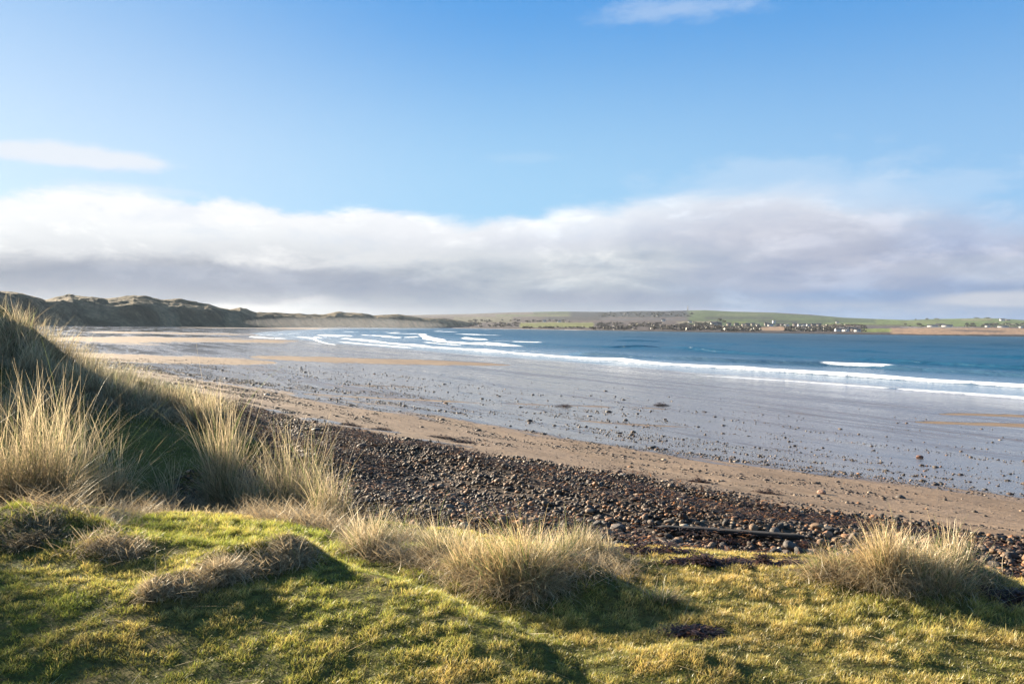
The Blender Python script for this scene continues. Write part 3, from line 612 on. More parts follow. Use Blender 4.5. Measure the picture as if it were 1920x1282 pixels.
# ------------------------------------------------------------------ long raised near-black strip along the turf edge
def dark_strip():
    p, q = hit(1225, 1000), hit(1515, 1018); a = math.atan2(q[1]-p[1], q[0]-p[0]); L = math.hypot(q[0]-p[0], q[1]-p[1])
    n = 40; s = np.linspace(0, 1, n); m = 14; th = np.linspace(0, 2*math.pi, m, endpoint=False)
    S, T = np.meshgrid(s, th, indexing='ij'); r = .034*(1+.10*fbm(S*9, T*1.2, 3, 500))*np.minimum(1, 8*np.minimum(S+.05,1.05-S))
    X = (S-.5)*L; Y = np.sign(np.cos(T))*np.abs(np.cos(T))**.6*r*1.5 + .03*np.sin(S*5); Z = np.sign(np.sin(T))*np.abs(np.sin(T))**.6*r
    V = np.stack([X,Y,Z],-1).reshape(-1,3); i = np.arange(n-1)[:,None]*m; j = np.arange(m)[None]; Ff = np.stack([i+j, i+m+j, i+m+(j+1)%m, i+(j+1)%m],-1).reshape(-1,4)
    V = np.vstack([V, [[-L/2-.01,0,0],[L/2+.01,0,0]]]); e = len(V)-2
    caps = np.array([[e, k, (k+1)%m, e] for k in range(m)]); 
    mt, nt, b = material('strip_near_black', (.03,.022,.018), .8); g = nt.noise(nt.mapping(nt.n.new('ShaderNodeTexCoord').outputs['Object'], scale=(2,30,30)), 1, 5, .6)
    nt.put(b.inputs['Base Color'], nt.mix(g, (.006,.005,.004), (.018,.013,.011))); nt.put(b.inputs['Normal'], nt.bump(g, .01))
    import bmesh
    o = mesh_np('long_dark_strip', V, Ff, mt, smooth=True)
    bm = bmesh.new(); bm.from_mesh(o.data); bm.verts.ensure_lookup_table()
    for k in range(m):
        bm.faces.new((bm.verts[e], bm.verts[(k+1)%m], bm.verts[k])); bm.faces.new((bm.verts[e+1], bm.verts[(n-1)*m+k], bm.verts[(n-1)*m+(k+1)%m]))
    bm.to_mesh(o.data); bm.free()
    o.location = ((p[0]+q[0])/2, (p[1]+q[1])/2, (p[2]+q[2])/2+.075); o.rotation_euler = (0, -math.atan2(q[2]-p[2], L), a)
    tag(o, 'long narrow dark strip lying between the cobbles and the turf', 'driftwood')
dark_strip()

# ------------------------------------------------------------------ grass
def blades(P, az, L, lean, bend, w, c0, c1, seg=4, pw=1.3, curl=0.0):
    n = len(P); pos = P.copy(); rows = []; sa = rng.uniform(0, math.pi, n); tw = rng.normal(0, 1, n); side = np.stack([np.cos(sa), np.sin(sa), np.zeros(n)], -1)
    d = np.stack([np.cos(az), np.sin(az)], -1)
    for k in range(seg+1):
        t = k/seg; ww = w*(1-.88*t**1.6); rows.append(np.stack([pos-side*ww[:,None]/2, pos+side*ww[:,None]/2], 1))
        ph = lean + bend*((t+.5/seg)**pw); st = L/seg
        if curl: az = az + curl*tw; d = np.stack([np.cos(az), np.sin(az)], -1)
        pos = pos + np.stack([d[:,0]*np.sin(ph)*st, d[:,1]*np.sin(ph)*st, np.cos(ph)*st], -1)
    V = np.stack(rows, 1).reshape(-1,3); nv = 2*(seg+1); f = np.array([[2*k,2*k+1,2*k+3,2*k+2] for k in range(seg)])
    Ff = (f[None]+(np.arange(n)*nv)[:,None,None]).reshape(-1,4)
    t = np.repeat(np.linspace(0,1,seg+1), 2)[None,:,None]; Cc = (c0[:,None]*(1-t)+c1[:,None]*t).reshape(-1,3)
    return V, Ff, Cc
def turf():
    n = 1330000; r = np.sqrt(rng.uniform(2.5**2, 10.5**2, n)); r = 2.5+(10.0-2.5)*rng.random(n)**1.0; a = np.where(rng.random(n) < .84, rng.uniform(-.70,.70,n), rng.uniform(.70,1.15,n)*np.where(rng.random(n) < .5, -1, 1)); r = np.where(rng.random(n) < .05, rng.uniform(1.4,2.5,n), r)
    x, y = r*np.sin(a), r*np.cos(a); u, v = uv(x, y); c = toe(u)-v
    pat = fbm(x/.9, y/.9, 4, 600); tuf = fbm(x/.075, y/.075, 2, 610); med = fbm(x/.35, y/.35, 3, 620)
    keep = (c > cgr(u)-.1+1.1*fbm(x/.45,y/.3,4,605)*sst(3,0,c-cgr(u))) & (rng.random(n) < np.clip(.98+1.1*tuf+.4*med, .42, 1)*np.where(fbm(x/.5,y/.4,3,640) < -.42, .3, 1))
    for wx, wy, wa, wb in WP: keep &= ~((((x-wx)/wa)**2+((y-wy)/wb)**2 < .75) & (rng.random(n) < .9))
    x, y, r, pat, tuf, med, c = (q[keep] for q in (x,y,r,pat,tuf,med,c)); n = len(x)
    fl = np.clip(1.05+1.3*tuf+.5*med, .6, 1.9)
    lush = sst(.1,.5, gau(x,y,-3.2,6.6,2.4,.9,.1)) + sst(.15,.5,gau(x,y,2.9,4.9,1.2,.35,.0))*.8
    L = rng.uniform(.013,.031,n)*fl*(1+.75*lush); w = .0030*np.interp(r,[3,9],[.85,1.6])*rng.uniform(.7,1.3,n)
    q = np.clip(.38 + .40*pat + .38*med + .35*tuf + .22*sst(-.5,2,x)*sst(3.0,5,y) - .28*lush + rng.normal(0,.22,n), 0, 1)[:,None]
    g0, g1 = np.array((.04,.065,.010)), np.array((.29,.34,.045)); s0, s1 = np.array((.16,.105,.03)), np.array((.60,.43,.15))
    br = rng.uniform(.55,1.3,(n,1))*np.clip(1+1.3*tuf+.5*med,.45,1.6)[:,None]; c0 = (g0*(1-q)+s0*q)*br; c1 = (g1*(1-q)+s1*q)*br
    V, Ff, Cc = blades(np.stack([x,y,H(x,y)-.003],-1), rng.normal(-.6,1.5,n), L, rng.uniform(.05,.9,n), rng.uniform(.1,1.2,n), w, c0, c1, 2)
    tag(mesh_np('grass', V, Ff, M_BLADE, col=Cc), 'short green and straw coloured turf grass in the foreground', 'grass', kind='stuff')
    # dead stems lying on the turf
    n = 420; r = rng.uniform(3,8,n); a = rng.uniform(-.7,.7,n); x, y = r*np.sin(a), r*np.cos(a); u, v = uv(x,y); k = toe(u)-v > cgr(u)+.4; x, y = x[k], y[k]; n = len(x)
    V, Ff, Cc = blades(np.stack([x,y,H(x,y)+.012],-1), rng.uniform(0,6.28,n), rng.uniform(.08,.30,n), rng.uniform(1.2,1.5,n), rng.uniform(-.1,.15,n), np.full(n,.0035), np.tile((.42,.33,.18),(n,1)), np.tile((.6,.5,.32),(n,1)), 4)
    tag(mesh_np('grass_litter', V, Ff, M_BLADE, col=Cc), 'pale dead stems lying on the turf', 'grass', kind='stuff')
turf()
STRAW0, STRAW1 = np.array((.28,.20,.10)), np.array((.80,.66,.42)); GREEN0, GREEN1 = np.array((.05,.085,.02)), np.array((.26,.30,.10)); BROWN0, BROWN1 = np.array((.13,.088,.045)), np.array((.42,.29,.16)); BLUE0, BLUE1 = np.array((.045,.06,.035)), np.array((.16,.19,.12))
def tussock(px, py, hp, wp, n, label, green=.25, up=.8, droop=.5, thatch=.5, side=0, dpt=None, tone=1.0, stray=.12, wind=2.6, name='marram_tussock', warm=0.0):
    p = hit(px, py); D = p[1]; h = hp/F*D; rw = wp/F*D/2; rd = rw*.75 if dpt is None else dpt
    h *= 1.0+.18*(up >= .85); root = empty(name, (p[0], p[1], p[2])); tag(root, label, 'tussock', 'clumps of dune grass')
    def batch(n, kind):
        m_ = max(3, int(5+n/110)); sa = rng.uniform(0,6.28,m_); sr = np.sqrt(rng.random(m_)); sh = rng.uniform(.55,1.12,m_)*(1.08-.3*sr); so_ = np.arctan2(np.sin(sa), np.cos(sa))+rng.normal(0,.5,m_); sl_ = rng.normal(0,.13,m_); sb = rng.uniform(.6,1.35,m_); stn = rng.uniform(.8,1.15,m_)
        k = rng.integers(0, m_, n); r = sr[k]; j = rng.normal(0,.16,(n,2)); x = rw*(.62*r*np.cos(sa[k])+j[:,0]); y = rd*(.62*r*np.sin(sa[k])+j[:,1]); X, Y = p[0]+x, p[1]+y
        out = so_[k] + rng.normal(0,.9,n)*(1.6-r)
        if side: m = rng.random(n) < .6; out = np.where(m, rng.normal(0 if side > 0 else math.pi, .6, n), out)
        P = np.stack([x, y, H(X,Y)-p[2]-.01], -1); rr = r*rng.uniform(.6,1.2,n)
        if kind == 'blade':
            L = h*(.30+.78*rng.random(n)**1.25)*sh[k]*1.1; L = np.where(rng.random(n) < stray, L*1.22, L)
            lean = np.abs(.06+.5*(1-up)+.5*rr*(1.2-up)+sl_[k]+rng.normal(0,.16,n)); bend = (droop+.15)*rng.gamma(1.5,.75,n)*sb[k]; out = np.where(rng.random(n) < .35, rng.normal(wind,.7,n), out)
            g = (rng.random(n) < green)[:,None]; w = rng.uniform(.0028,.0062,n)*max(1, D/8)
            br = (rng.uniform(.45,1.2,n)*stn[k])[:,None]*tone; q = rng.random((n,1))
            st0 = STRAW0*(1-q*.5)+BROWN0*q*.5; st1 = STRAW1*(1-.5*q)+BROWN1*.5*q; st1 = st1*(1-warm)+np.array((.62,.42,.16))*warm
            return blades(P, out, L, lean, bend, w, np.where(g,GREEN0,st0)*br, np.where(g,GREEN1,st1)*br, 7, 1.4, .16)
        L = h*rng.uniform(.3,.8,n)*.9+.05; lean = rng.uniform(.3,1.0,n); bend = rng.uniform(.8,1.9,n); q = rng.random((n,1)); br = rng.uniform(.6,1.2,(n,1))*tone
        P[:,:2] *= 1.15; P[:,2] = H(p[0]+P[:,0],p[1]+P[:,1])-p[2]-.005
        return blades(P, out, L, lean, bend, rng.uniform(.003,.0055,n)*max(1,D/8), (BROWN0*(1-q)+GREEN0*q*.8)*br, (BROWN1*(1-q)+STRAW1*q*.8)*br, 5, 1.0, .25)
    V, Ff, Cc = batch(n, 'blade')
    if up >= .7:                             # a few stiff pale stems standing clear of the rest
        q = int(n*.07); a = rng.uniform(0,6.28,q); r = np.sqrt(rng.random(q)); P = np.stack([rw*.6*r*np.cos(a), rd*.6*r*np.sin(a), np.zeros(q)], -1); P[:,2] = H(p[0]+P[:,0],p[1]+P[:,1])-p[2]
        br = rng.uniform(.85,1.25,(q,1)); E = blades(P, rng.uniform(0,6.28,q), h*rng.uniform(.6,1.12 if up >= .85 else .95,q), np.abs(rng.normal(.05,.16 if up >= .85 else .3,q)), rng.gamma(1.5,.16,q)*(1+droop), rng.uniform(.004,.0068,q)*max(1,D/9), STRAW0*1.3*br, STRAW1*1.05*br, 6, 1.5, .10)
        V, Ff, Cc = np.vstack([V,E[0]]), np.vstack([Ff,E[1]+len(V)]), np.vstack([Cc,E[2]])
    mesh_np('leaf_blades', V, Ff, M_MARRAM, root, col=Cc)
    if n*thatch < 30: return root
    V, Ff, Cc = batch(int(n*thatch), 'thatch'); mesh_np('dead_thatch', V, Ff, M_MARRAM, root, col=Cc)
    return root
TT = [
 (20,945,200,110,650,'tall pale marram clump cut by the left edge, standing on the turf bank',dict(up=.9,droop=.35,tone=.85,thatch=1.0)),
 (85,945,212,110,800,'tallest straw pale marram clump on the left, with upright blades',dict(up=.92,droop=.3,tone=.85,thatch=1.0)),
 (140,945,190,90,520,'marram clump right beside the tallest clump, greener at its foot',dict(up=.85,droop=.5,green=.4)),
 (212,950,185,80,420,'marram clump with long blades arching right over the dark hollow',dict(side=1,up=.8,droop=.75)),
 (322,945,120,50,150,'thin sparse marram tuft between the arching clump and the tall middle clump',dict(up=.7,droop=.4)),
 (425,945,185,95,700,'tall dense straw marram clump in front of the dark hollow, second group from left',dict(up=.95,droop=.25)),
 (470,955,130,110,650,'low bushy marram clump at the right foot of the tall dense clump',dict(up=.8,droop=.6)),
 (545,965,150,130,650,'wide marram clump with spiky upright blades left of the dark cobbles',dict(up=.9,droop=.35)),
 (615,975,125,100,450,'spiky marram clump at the left rim of the black shaded cobbles',dict(up=.9,droop=.4)),
 (690,1035,100,100,800,'drooping straw tuft with its blades combed down like a broom',dict(up=.7,droop=1.1,thatch=.8)),
 (765,1020,85,110,800,'low pale curly tuft below the black shaded cobbles',dict(up=.6,droop=1.2,thatch=.8)),
 (838,1052,98,120,900,'golden green tuft adjoining the big central mound on its left',dict(up=.8,droop=.8,green=.35)),
 (905,1080,112,140,1300,'left half of the big central grass mound, with loose straw blades',dict(up=.72,droop=1.0,green=.2,warm=.45,tone=1.2)),
 (980,1096,138,165,2200,'biggest central grass mound, golden with a green heart',dict(up=.72,droop=1.0,green=.35,thatch=.9,warm=.6,tone=1.25)),
 (1040,1065,92,100,900,'darker grass clump on the shaded right flank of the big central mound',dict(up=.8,droop=.8,green=.5)),
 (1090,1045,80,90,700,'low spiky pale tuft right of the big central mound',dict(up=.8,droop=.5)),
 (1135,1045,60,60,400,'smallest pale tuft at the right end of the central grass line',dict(up=.75,droop=.6)),
 (1240,1128,58,60,260,'small leaning green tuft alone on the turf right of the central mound',dict(up=.6,droop=.5,green=.6,side=1)),
 (1668,1085,128,120,1500,'tall golden plume of the right hand grass mound',dict(up=.8,droop=.75,green=.12,side=-1,warm=.45,thatch=.8,tone=1.2)),
 (1738,1086,88,190,1900,'broad darker body of the right hand grass mound',dict(up=.8,droop=.8,green=.3,thatch=.8,warm=.3,tone=1.15)),
 (1560,1075,70,110,900,'low arching golden fringe on the left of the right hand grass mound',dict(up=.6,droop=1.0,side=-1,warm=.4)),
 (1790,1072,80,90,400,'sparse thin pale spikes on the right of the right hand grass mound',dict(up=.9,droop=.3)),
 (1850,1085,40,90,500,'low dark green skirt at the far right of the right hand grass mound',dict(up=.6,droop=.8,green=.6)),
 (55,1005,42,150,1300,'low dark hummock of matted grass at the left edge of the lawn',dict(up=.3,droop=1.4,green=.3,tone=.6,thatch=1)),
 (215,1035,24,120,700,'flat brown swirl of dead grass on the lawn at the left',dict(up=.2,droop=1.4,green=.1,tone=.7,thatch=1)),
 (548,1045,55,75,1000,'combed brown hummock on the lawn left of the broom like tuft',dict(tone=1.1,up=.3,droop=1.5,green=.05,side=-1,thatch=1)),
 (412,1078,52,55,700,'pale fluffy dead tuft on the lawn, in the middle of three',dict(tone=1.1,up=.6,droop=.9,green=.03,thatch=1)),
 (350,1108,28,55,400,'low mat of dead grass between two fluffy lawn tufts',dict(tone=1.1,up=.4,droop=1.3,green=.1,thatch=1)),
 (288,1115,38,40,400,'small round dead tuft furthest left of the fluffy lawn tufts',dict(tone=1.1,up=.6,droop=.9,green=.03,thatch=1)),
 (895,1135,26,40,50,'few curled dead blades at the edge of the shaded lawn step',dict(up=.4,droop=2.0,green=0,thatch=.1)),
]
for px, py, hp, wp, n, lab, kw in TT: tussock(px, py, hp, wp, n, lab, **kw)
for px, py, hp, wp, n, lab in ((-250,985,260,240,2600,'broad marram clump beyond the left edge, its shadow crossing the lawn'),(-420,1010,270,260,2600,'marram clump farthest out beyond the left edge of the lawn'),(-140,960,160,130,700,'marram clump just outside the left edge of the view')): tussock(px, py, hp, wp, n, lab, up=.85, droop=.4)
# clumps along the back ridge, lit from behind
BK = [(215,742,45,90,900,'leftmost pale clump on the crest of the back ridge'),(262,752,50,80,900,'pale clump on the back ridge beside the leftmost one'),(305,758,48,70,800,'straw clump halfway along the back ridge'),(340,765,52,60,800,'brownish clump on the back ridge before its end'),(378,792,75,70,1000,'tallest brown clump near the seaward end of the back ridge'),(405,800,66,50,800,'last clump at the seaward end of the back ridge, above the cobbles')]
BK += [(20,650,80,120,800,'shaggy clump on the top of the dark dune hump at the left edge'),(70,690,65,100,700,'shaggy clump on the seaward shoulder of the dark dune hump'),(130,712,45,80,500,'low clump at the foot of the dark dune hump'),(170,725,40,80,500,'low pale clump between the dark hump and the back ridge')]
for px, py, hp, wp, n, lab in BK: tussock(px, py, hp, wp, n, lab, up=.8, droop=.6, green=.2, dpt=.5)
def dead_mat():
    Vs, Fs, Cs, o = [], [], [], 0
    for pts, wd, n, L0, L1 in (([(-40,965),(120,962),(260,965),(330,950)],.28,3000,.12,.35),([(300,950),(420,965),(520,980),(640,1000)],.26,5200,.12,.38),([(640,1000),(700,1040),(800,1055),(900,1100)],.20,2600,.10,.28),
                               ([(960,1105),(1100,1075),(1180,1060)],.2,1600,.08,.22),([(1540,1085),(1700,1098),(1850,1090)],.2,1500,.08,.24),([(390,1090),(450,1075),(520,1062),(580,1050)],.11,1800,.06,.16),([(280,1120),(350,1112),(400,1100)],.08,600,.05,.13),([(160,1025),(260,1045)],.14,700,.07,.18),([(180,760),(300,775),(400,800)],.5,2600,.15,.40),([(-60,640),(30,670),(110,720),(170,760)],.7,4200,.15,.42),([(-40,740),(60,770),(150,800)],.6,2400,.15,.40)):
        W = np.array([hit(*p)[:2] for p in pts]); t = rng.uniform(0, len(W)-1.001, n); i = t.astype(int); f = (t-i)[:,None]
        q = W[i]*(1-f)+W[i+1]*f + rng.normal(0, wd*.55, (n,2)); base = np.stack([q[:,0], q[:,1], H(q[:,0],q[:,1])+rng.uniform(-.005,.05,n)], -1)
        k = rng.random((n,1))**.7; br = rng.uniform(.6,1.3,(n,1)); az = rng.normal(2.4,1.5,n)
        V, Ff, Cc = blades(base, az, rng.uniform(L0,L1,n), rng.uniform(.5,1.45,n), rng.uniform(.1,1.1,n), rng.uniform(.003,.0055,n)*max(1,W[:,1].mean()/8), (BROWN0*(1-k)+STRAW0*k)*br, (BROWN1*(1-k)+STRAW1*.9*k)*br, 5, 1.0, .22)
        Vs.append(V); Fs.append(Ff+o); Cs.append(Cc); o += len(V)
    tag(mesh_np('dead_grass', np.vstack(Vs), np.vstack(Fs), M_MARRAM, col=np.vstack(Cs)), 'matted dead straw coloured grass joining the feet of the marram clumps', 'grass', kind='stuff')
dead_mat()
def marram_cover():
    n = 150000; r = rng.uniform(8.5, 30, n); a = rng.uniform(-.80, -.05, n); x, y = r*np.sin(a), r*np.cos(a); u, v = uv(x, y); c = toe(u)-v
    k = (c > 1.6+1.0*fbm(x,y,2,700)+sst(-6,-2,x)*3.5) & (rng.random(n) < np.clip(.6+1.2*fbm(x/.7,y/.7,3,701),.1,1)); hh = H(x,y)
    k &= (hh > 3.0) | (rng.random(n) < .65); x, y, r, hh = x[k], y[k], r[k], hh[k]; n = len(x); pat = fbm(x/1.2,y/1.2,3,702)
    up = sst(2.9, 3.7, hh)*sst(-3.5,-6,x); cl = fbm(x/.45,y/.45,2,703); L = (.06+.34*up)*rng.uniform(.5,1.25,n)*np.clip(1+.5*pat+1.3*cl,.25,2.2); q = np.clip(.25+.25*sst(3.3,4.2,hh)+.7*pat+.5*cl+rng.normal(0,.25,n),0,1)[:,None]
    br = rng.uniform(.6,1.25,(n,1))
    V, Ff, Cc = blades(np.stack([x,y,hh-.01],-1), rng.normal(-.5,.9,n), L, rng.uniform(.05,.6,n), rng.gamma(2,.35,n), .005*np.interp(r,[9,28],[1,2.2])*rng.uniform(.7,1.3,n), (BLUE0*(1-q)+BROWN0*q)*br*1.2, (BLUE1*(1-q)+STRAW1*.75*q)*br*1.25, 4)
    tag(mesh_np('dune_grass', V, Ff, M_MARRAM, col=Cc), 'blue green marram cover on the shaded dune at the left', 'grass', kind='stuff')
marram_cover()

# ------------------------------------------------------------------ village, mast and trees across the bay
def box_np(x0,x1,y0,y1,z0,z1):
    return np.array([(x0,y0,z0),(x1,y0,z0),(x1,y1,z0),(x0,y1,z0),(x0,y0,z1),(x1,y0,z1),(x1,y1,z1),(x0,y1,z1)]), np.array([(3,2,1,0),(4,5,6,7),(0,1,5,4),(1,2,6,5),(2,3,7,6),(3,0,4,7)])
def join(parts):
    V, Ff, o = [], [], 0
    for v, f in parts: V.append(v); Ff.append(f+o); o += len(v)
    return np.vstack(V), np.vstack(Ff)
M_WALL = {k: material(k+'_render', c, .85)[0] for k, c in dict(white=(.46,.45,.43),stone=(.15,.13,.12),buff=(.30,.25,.20)).items()}
M_SLATE = material('slate', (.06,.062,.07), .6)[0]; M_PANE = material('window_glass', (.02,.025,.03), .15)[0]
def house_proto(w, d, h, rh, wall):
    root = bpy.data.objects.new('house', None); COL.objects.link(root)
    V, Ff = box_np(-w/2,w/2,-d/2,d/2,-6,h); o = mesh_np('wall', V, Ff, M_WALL[wall], root)
    r = np.array([(-w/2-.3,-d/2-.4,h),(w/2+.3,-d/2-.4,h),(w/2+.3,d/2+.4,h),(-w/2-.3,d/2+.4,h),(-w/2-.3,0,h+rh),(w/2+.3,0,h+rh)])
    rf = mesh_np('roof', r, np.array([(0,1,5,4),(2,3,4,5),(3,0,4,4),(1,2,5,5),(3,2,1,0)])[[0,1,4]], M_SLATE, root)
    g = np.array([(-w/2,-d/2,h),(-w/2,d/2,h),(-w/2,0,h+rh*.98),(w/2,-d/2,h),(w/2,d/2,h),(w/2,0,h+rh*.98)]); mesh_np('gable', g, np.array([(1,0,2),(3,4,5)]), M_WALL[wall], root)
    for s in (-1,1):
        V, Ff = box_np(s*w/2*.86-.5,s*w/2*.86+.5,-.5,.5,h+rh*.7,h+rh+1.2); mesh_np('chimney', V, Ff, M_WALL['stone'], rf)
    k = max(2, int(w/4))
    for i in range(k):
        x = -w/2+w*(i+.5)/k; V, Ff = box_np(x-.6,x+.6,-d/2-.06,-d/2+.1,h*.35,h*.78); mesh_np('window', V, Ff, M_PANE, root)
    return root
def copy_tree(o, parent=None):
    c = o.copy(); COL.objects.link(c); c.parent = parent
    for ch in [q for q in o.children]: copy_tree(ch, c)
    return c
PROTO = {k: house_proto(*v) for k, v in dict(cot=(13,7,4.2,3.2,'white'),sto=(12,8,5.5,3.6,'stone'),buf=(11,8,5.5,3.5,'buff'),lng=(34,10,4.5,3.4,'white'),shd=(30,14,5.5,3.0,'stone')).items()}
bpy.context.view_layer.update(); used = set()
def house(kind, px, py, label, group=None, rz=0, sc=1.0):
    o = PROTO[kind] if kind not in used else copy_tree(PROTO[kind]); used.add(kind)
    x, y, z = land_at(px, py); o.location = (x, y, z); o.rotation_euler = (0,0,rz-math.atan2(x,y)); o.scale = (sc,)*3; tag(o, label, 'house', group)
LB = {'cot':'small white cottage in the village strip across the bay','sto':'small grey stone house in the village strip across the bay','buf':'small buff house in the village strip across the bay'}
for px, py in ((1348,610),(1366,611),(1380,610.5),(1393,611),(1401,612),(1411,610.5),(1420,611.5),(1437,610.5),(1444,611.5),(1458,611),(1465,610.5),(1474,611.5),(1490,611),(1499,611.5),(1507,611),(1516,612),(1525,612.5),(1535,612)):
    k = random.choice(['cot','sto','sto','buf','sto','sto']); house(k, px, py, LB[k], 'houses of the village across the bay', random.uniform(-.6,.6), random.uniform(.8,1.15))
for px, py in ((1571,621.5),(1578,620.5),(1585,621.5),(1592,620),(1600,621),(1607,622)):
    house('cot' if px % 2 else 'sto', px, py, 'small harbour house just above the dark shore of the far side', 'harbour houses on the far shore', random.uniform(-.7,.7), 1.05)
house('lng',1748,612.8,'long white farm building, left one of the pair above the pink fields'); house('lng',1775,612.5,'long white farm building, right one of the pair above the pink fields'); house('shd',1762,611,'dark stone shed between the two long white farm buildings')
house('cot',1878,601.5,'white farmhouse high on the ridge near the right edge',None,.3,1.5); house('shd',1888,601,'dark blue grey barn on the ridge beside the white farmhouse',None,0,.8)
house('lng',1880,614,'low pale building at the roadside near the right edge',None,.1,.9); house('cot',1851,613.5,'lone white cottage left of the low roadside building',None,0,1.2); house('cot',1243,602,'pale house alone on the moor left of the village',None,0,1.1)
house('cot',1338,609.8,'bright white house at the left end of the village above the rest',None,.2,1.4); house('cot',1569,605.5,'tiny white croft on the green hillside right of the village',None,0,1.0)
house('cot',1293,605,'pale cottage in the straw field below the mast',None,0,.9); house('cot',1914,614.5,'white cottage at the far right edge of the fields',None,0,1.1)
house('cot',1020,603.2,'pale house above the left end of the yellow green field',None,0,1.0); house('cot',1048,604,'pale house above the middle of the yellow green field',None,0,1.0)
def tower():
    x, y, z = land_at(1450.5, 609); root = empty('church_tower', (x,y,z)); tag(root, 'white square tower rising above the village roofs', 'tower')
    V, Ff = box_np(-4,4,-4,4,-4,13); mesh_np('wall', V, Ff, M_WALL['white'], root)
    V, Ff = box_np(-4.4,4.4,-4.4,4.4,13,13.8); pr = mesh_np('parapet', V, Ff, M_WALL['stone'], root)
    for sx in (-1,1):
        V, Ff = box_np(sx*2-.7,sx*2+.7,-4.1,-3.9,8,11); mesh_np('window', V, Ff, M_PANE, root)
tower()
def mast():
    x, y, z = land_at(1288.5, 583.2); s = y/F*9.5; root = empty('radio_mast', (x,y,z-1)); tag(root, 'thin lattice mast on the skyline of the far hill', 'mast')
    mt = material('mast_steel', (.12,.13,.15), .5)[0]; parts = []
    for k in range(4):
        a = math.pi/2*k+.78; pts = []
        for zz, r in ((0,3.2),(s,1.2)): pts.append((r*math.cos(a), r*math.sin(a), zz))
        p, q = np.array(pts[0]), np.array(pts[1]); e = .8
        V = np.array([p+(-e,-e,0),p+(e,-e,0),p+(e,e,0),p+(-e,e,0),q+(-e,-e,0),q+(e,-e,0),q+(e,e,0),q+(-e,e,0)]); parts.append((V, box_np(0,1,0,1,0,1)[1]))
    for k in range(1,9):
        r = 2.6-(1.9*k/9); parts.append(box_np(-r,r,-r*.72-.3,-r*.72+.3,s*k/9-.3,s*k/9+.3)); parts.append(box_np(-r*.72-.3,-r*.72+.3,-r,r,s*k/9-.3,s*k/9+.3))
    V, Ff = join(parts); mesh_np('lattice', V, Ff, mt, root)
    V, Ff = join([box_np(-1.3,1.3,-1.3,1.3,s,s+1.2), box_np(-.5,.5,-.5,.5,s+1.2,s+6)]); mesh_np('antenna', V, Ff, mt, root)
mast()
M_LEAF = blade_mat('leaves', .2); M_BARK = material('bark', (.06,.045,.035), .9)[0]
def leaf_cloud(n, rx, ry, rz, z0, size, c):
    d = rng.normal(size=(n,3)); d /= np.linalg.norm(d,axis=1)[:,None]; d *= (rng.random((n,1))**.4)*np.array([[rx,ry,rz]]); d *= 1+.25*fbm(d[:,0]*1.1,d[:,2]*1.1,2,800)[:,None]
    d[:,2] += z0; a = rng.normal(size=(n,3)); b = rng.normal(size=(n,3)); a *= size; b *= size
    V = np.stack([d-a/2, d+b/2, d+a/2, d-b/2],1).reshape(-1,3); Ff = np.arange(4*n).reshape(n,4); Cc = np.repeat(np.array(c)[None]*rng.uniform(.6,1.4,(n,1)), 4, 0); return V, Ff, Cc
def tree(px, py, h, w, label):
    x, y, z = land_at(px, py); root = empty('tree', (x,y,z)); tag(root, label, 'tree', 'trees across the bay')
    V, Ff = box_np(-.35,.35,-.35,.35,-1,h*.5); V[4:,:2] *= .5; mesh_np('trunk', V, Ff, M_BARK, root)
    V, Ff, Cc = leaf_cloud(320, w/2, w/2, h*.36, h*.62, 1.5, (.045,.055,.03)); mesh_np('crown', V, Ff, M_LEAF, root, col=Cc)
for px, py, h, w, lab in ((1697,610.5,9,9,'round dark tree alone on the green slope right of the village'),(1722,612,13,22,'broad dark tree clump at the left end of the farm buildings'),(1349,603,12,16,'dark tree on the green slope above the left end of the village'),(1357,605,9,12,'smaller dark tree just right of and below the slope tree'),(1812,611,12,12,'bare brown tree right of the long farm buildings'),(1823,611,12,16,'wider brown tree right of the bare brown tree'),(1737,599.2,8,16,'low dark trees on the right skyline, left one of the pair'),(1755,599,7,28,'low dark trees on the right skyline, right one of the pair'),(1830,597.2,7,30,'thin shelter belt on the skyline left of the ridge farmhouse'),(1850,597.4,7,30,'thin shelter belt on the skyline directly beside the ridge farmhouse'),(1716,600,6,8,'single small bush on the right skyline')):
    tree(px, py, h, w, lab)
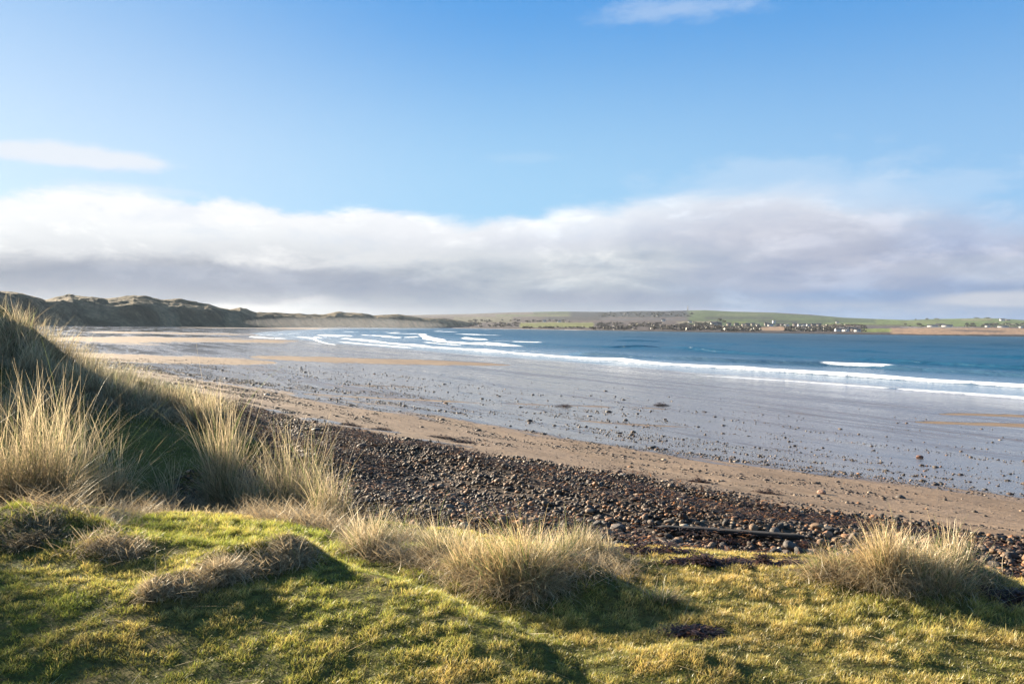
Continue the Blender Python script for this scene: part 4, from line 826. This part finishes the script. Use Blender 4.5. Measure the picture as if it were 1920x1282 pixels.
def woods():
    Vs, Fs, Cs, o = [], [], [], 0
    for x0,x1,y0,y1,n,c,h in ((880,975,600,613,150,(.06,.05,.045),6),(975,1112,613.8,615.3,130,(.045,.04,.03),4),(1112,1240,606,618,330,(.055,.045,.04),7),(1240,1345,610,619,230,(.055,.045,.04),7),(1345,1425,613,621,200,(.05,.042,.038),6),(1472,1620,613,622,300,(.045,.04,.035),6),(1840,1920,607,611.5,120,(.04,.05,.04),7),(1540,1620,609,612,80,(.09,.06,.045),6),(1120,1300,586,594,200,(.025,.04,.05),8),(980,1070,601,604,60,(.05,.05,.04),6),(1690,1840,611,613,60,(.05,.05,.035),5),(1280,1340,605.5,608,50,(.05,.05,.04),5)):
        for k in range(n):
            x, y, z = land_at(random.uniform(x0,x1), random.uniform(y0,y1)); s = random.uniform(.5,1.2)
            if random.random() < .6: continue
            V, Ff, Cc = leaf_cloud(26, h*s*1.3, h*s, h*.42*s, h*.3*s, 2.6, tuple(q*.6 for q in c)); Vs.append(V+np.array([x,y,z])); Fs.append(Ff+o); Cs.append(Cc); o += len(V)
    tag(mesh_np('woods', np.vstack(Vs), np.vstack(Fs), M_LEAF, col=np.vstack(Cs)), 'leafless brown woods and scrub along the far shore', 'woods', kind='stuff')
woods()

# ------------------------------------------------------------------ air
def haze():
    V, Ff = box_np(-6000,6000,-1500,6800,-6,150)
    m = bpy.data.materials.new('haze_air'); m.use_nodes = True; n = m.node_tree.nodes; n.remove(n['Principled BSDF'])
    v = n.new('ShaderNodeVolumePrincipled'); v.inputs['Color'].default_value = (.78,.86,.96,1); v.inputs['Density'].default_value = HAZE; v.inputs['Anisotropy'].default_value = .2
    m.node_tree.links.new(v.outputs[0], n['Material Output'].inputs['Volume'])
    tag(mesh_np('haze', V, Ff, m), 'thin sea haze over the whole bay', 'haze', kind='stuff')
HAZE = .000022
haze()

def spray():
    m = bpy.data.materials.new('spray_air'); m.use_nodes = True; n = m.node_tree.nodes; n.remove(n['Principled BSDF'])
    v = n.new('ShaderNodeVolumePrincipled'); v.inputs['Color'].default_value = (.95,.93,.92,1); v.inputs['Density'].default_value = .00030; v.inputs['Anisotropy'].default_value = .2
    m.node_tree.links.new(v.outputs[0], n['Material Output'].inputs['Volume'])
    V, Ff = ICO[3]
    x, y = at(650, 612, 0); d = 950; x = d*(665-960)/F
    o = mesh_np('mist', V*np.array([110,240,8]), Ff, m, smooth=True); o.location = (x, d, 6)
    tag(o, 'pale spray drifting off the breakers at the foot of the dunes', 'mist', kind='stuff')
spray()
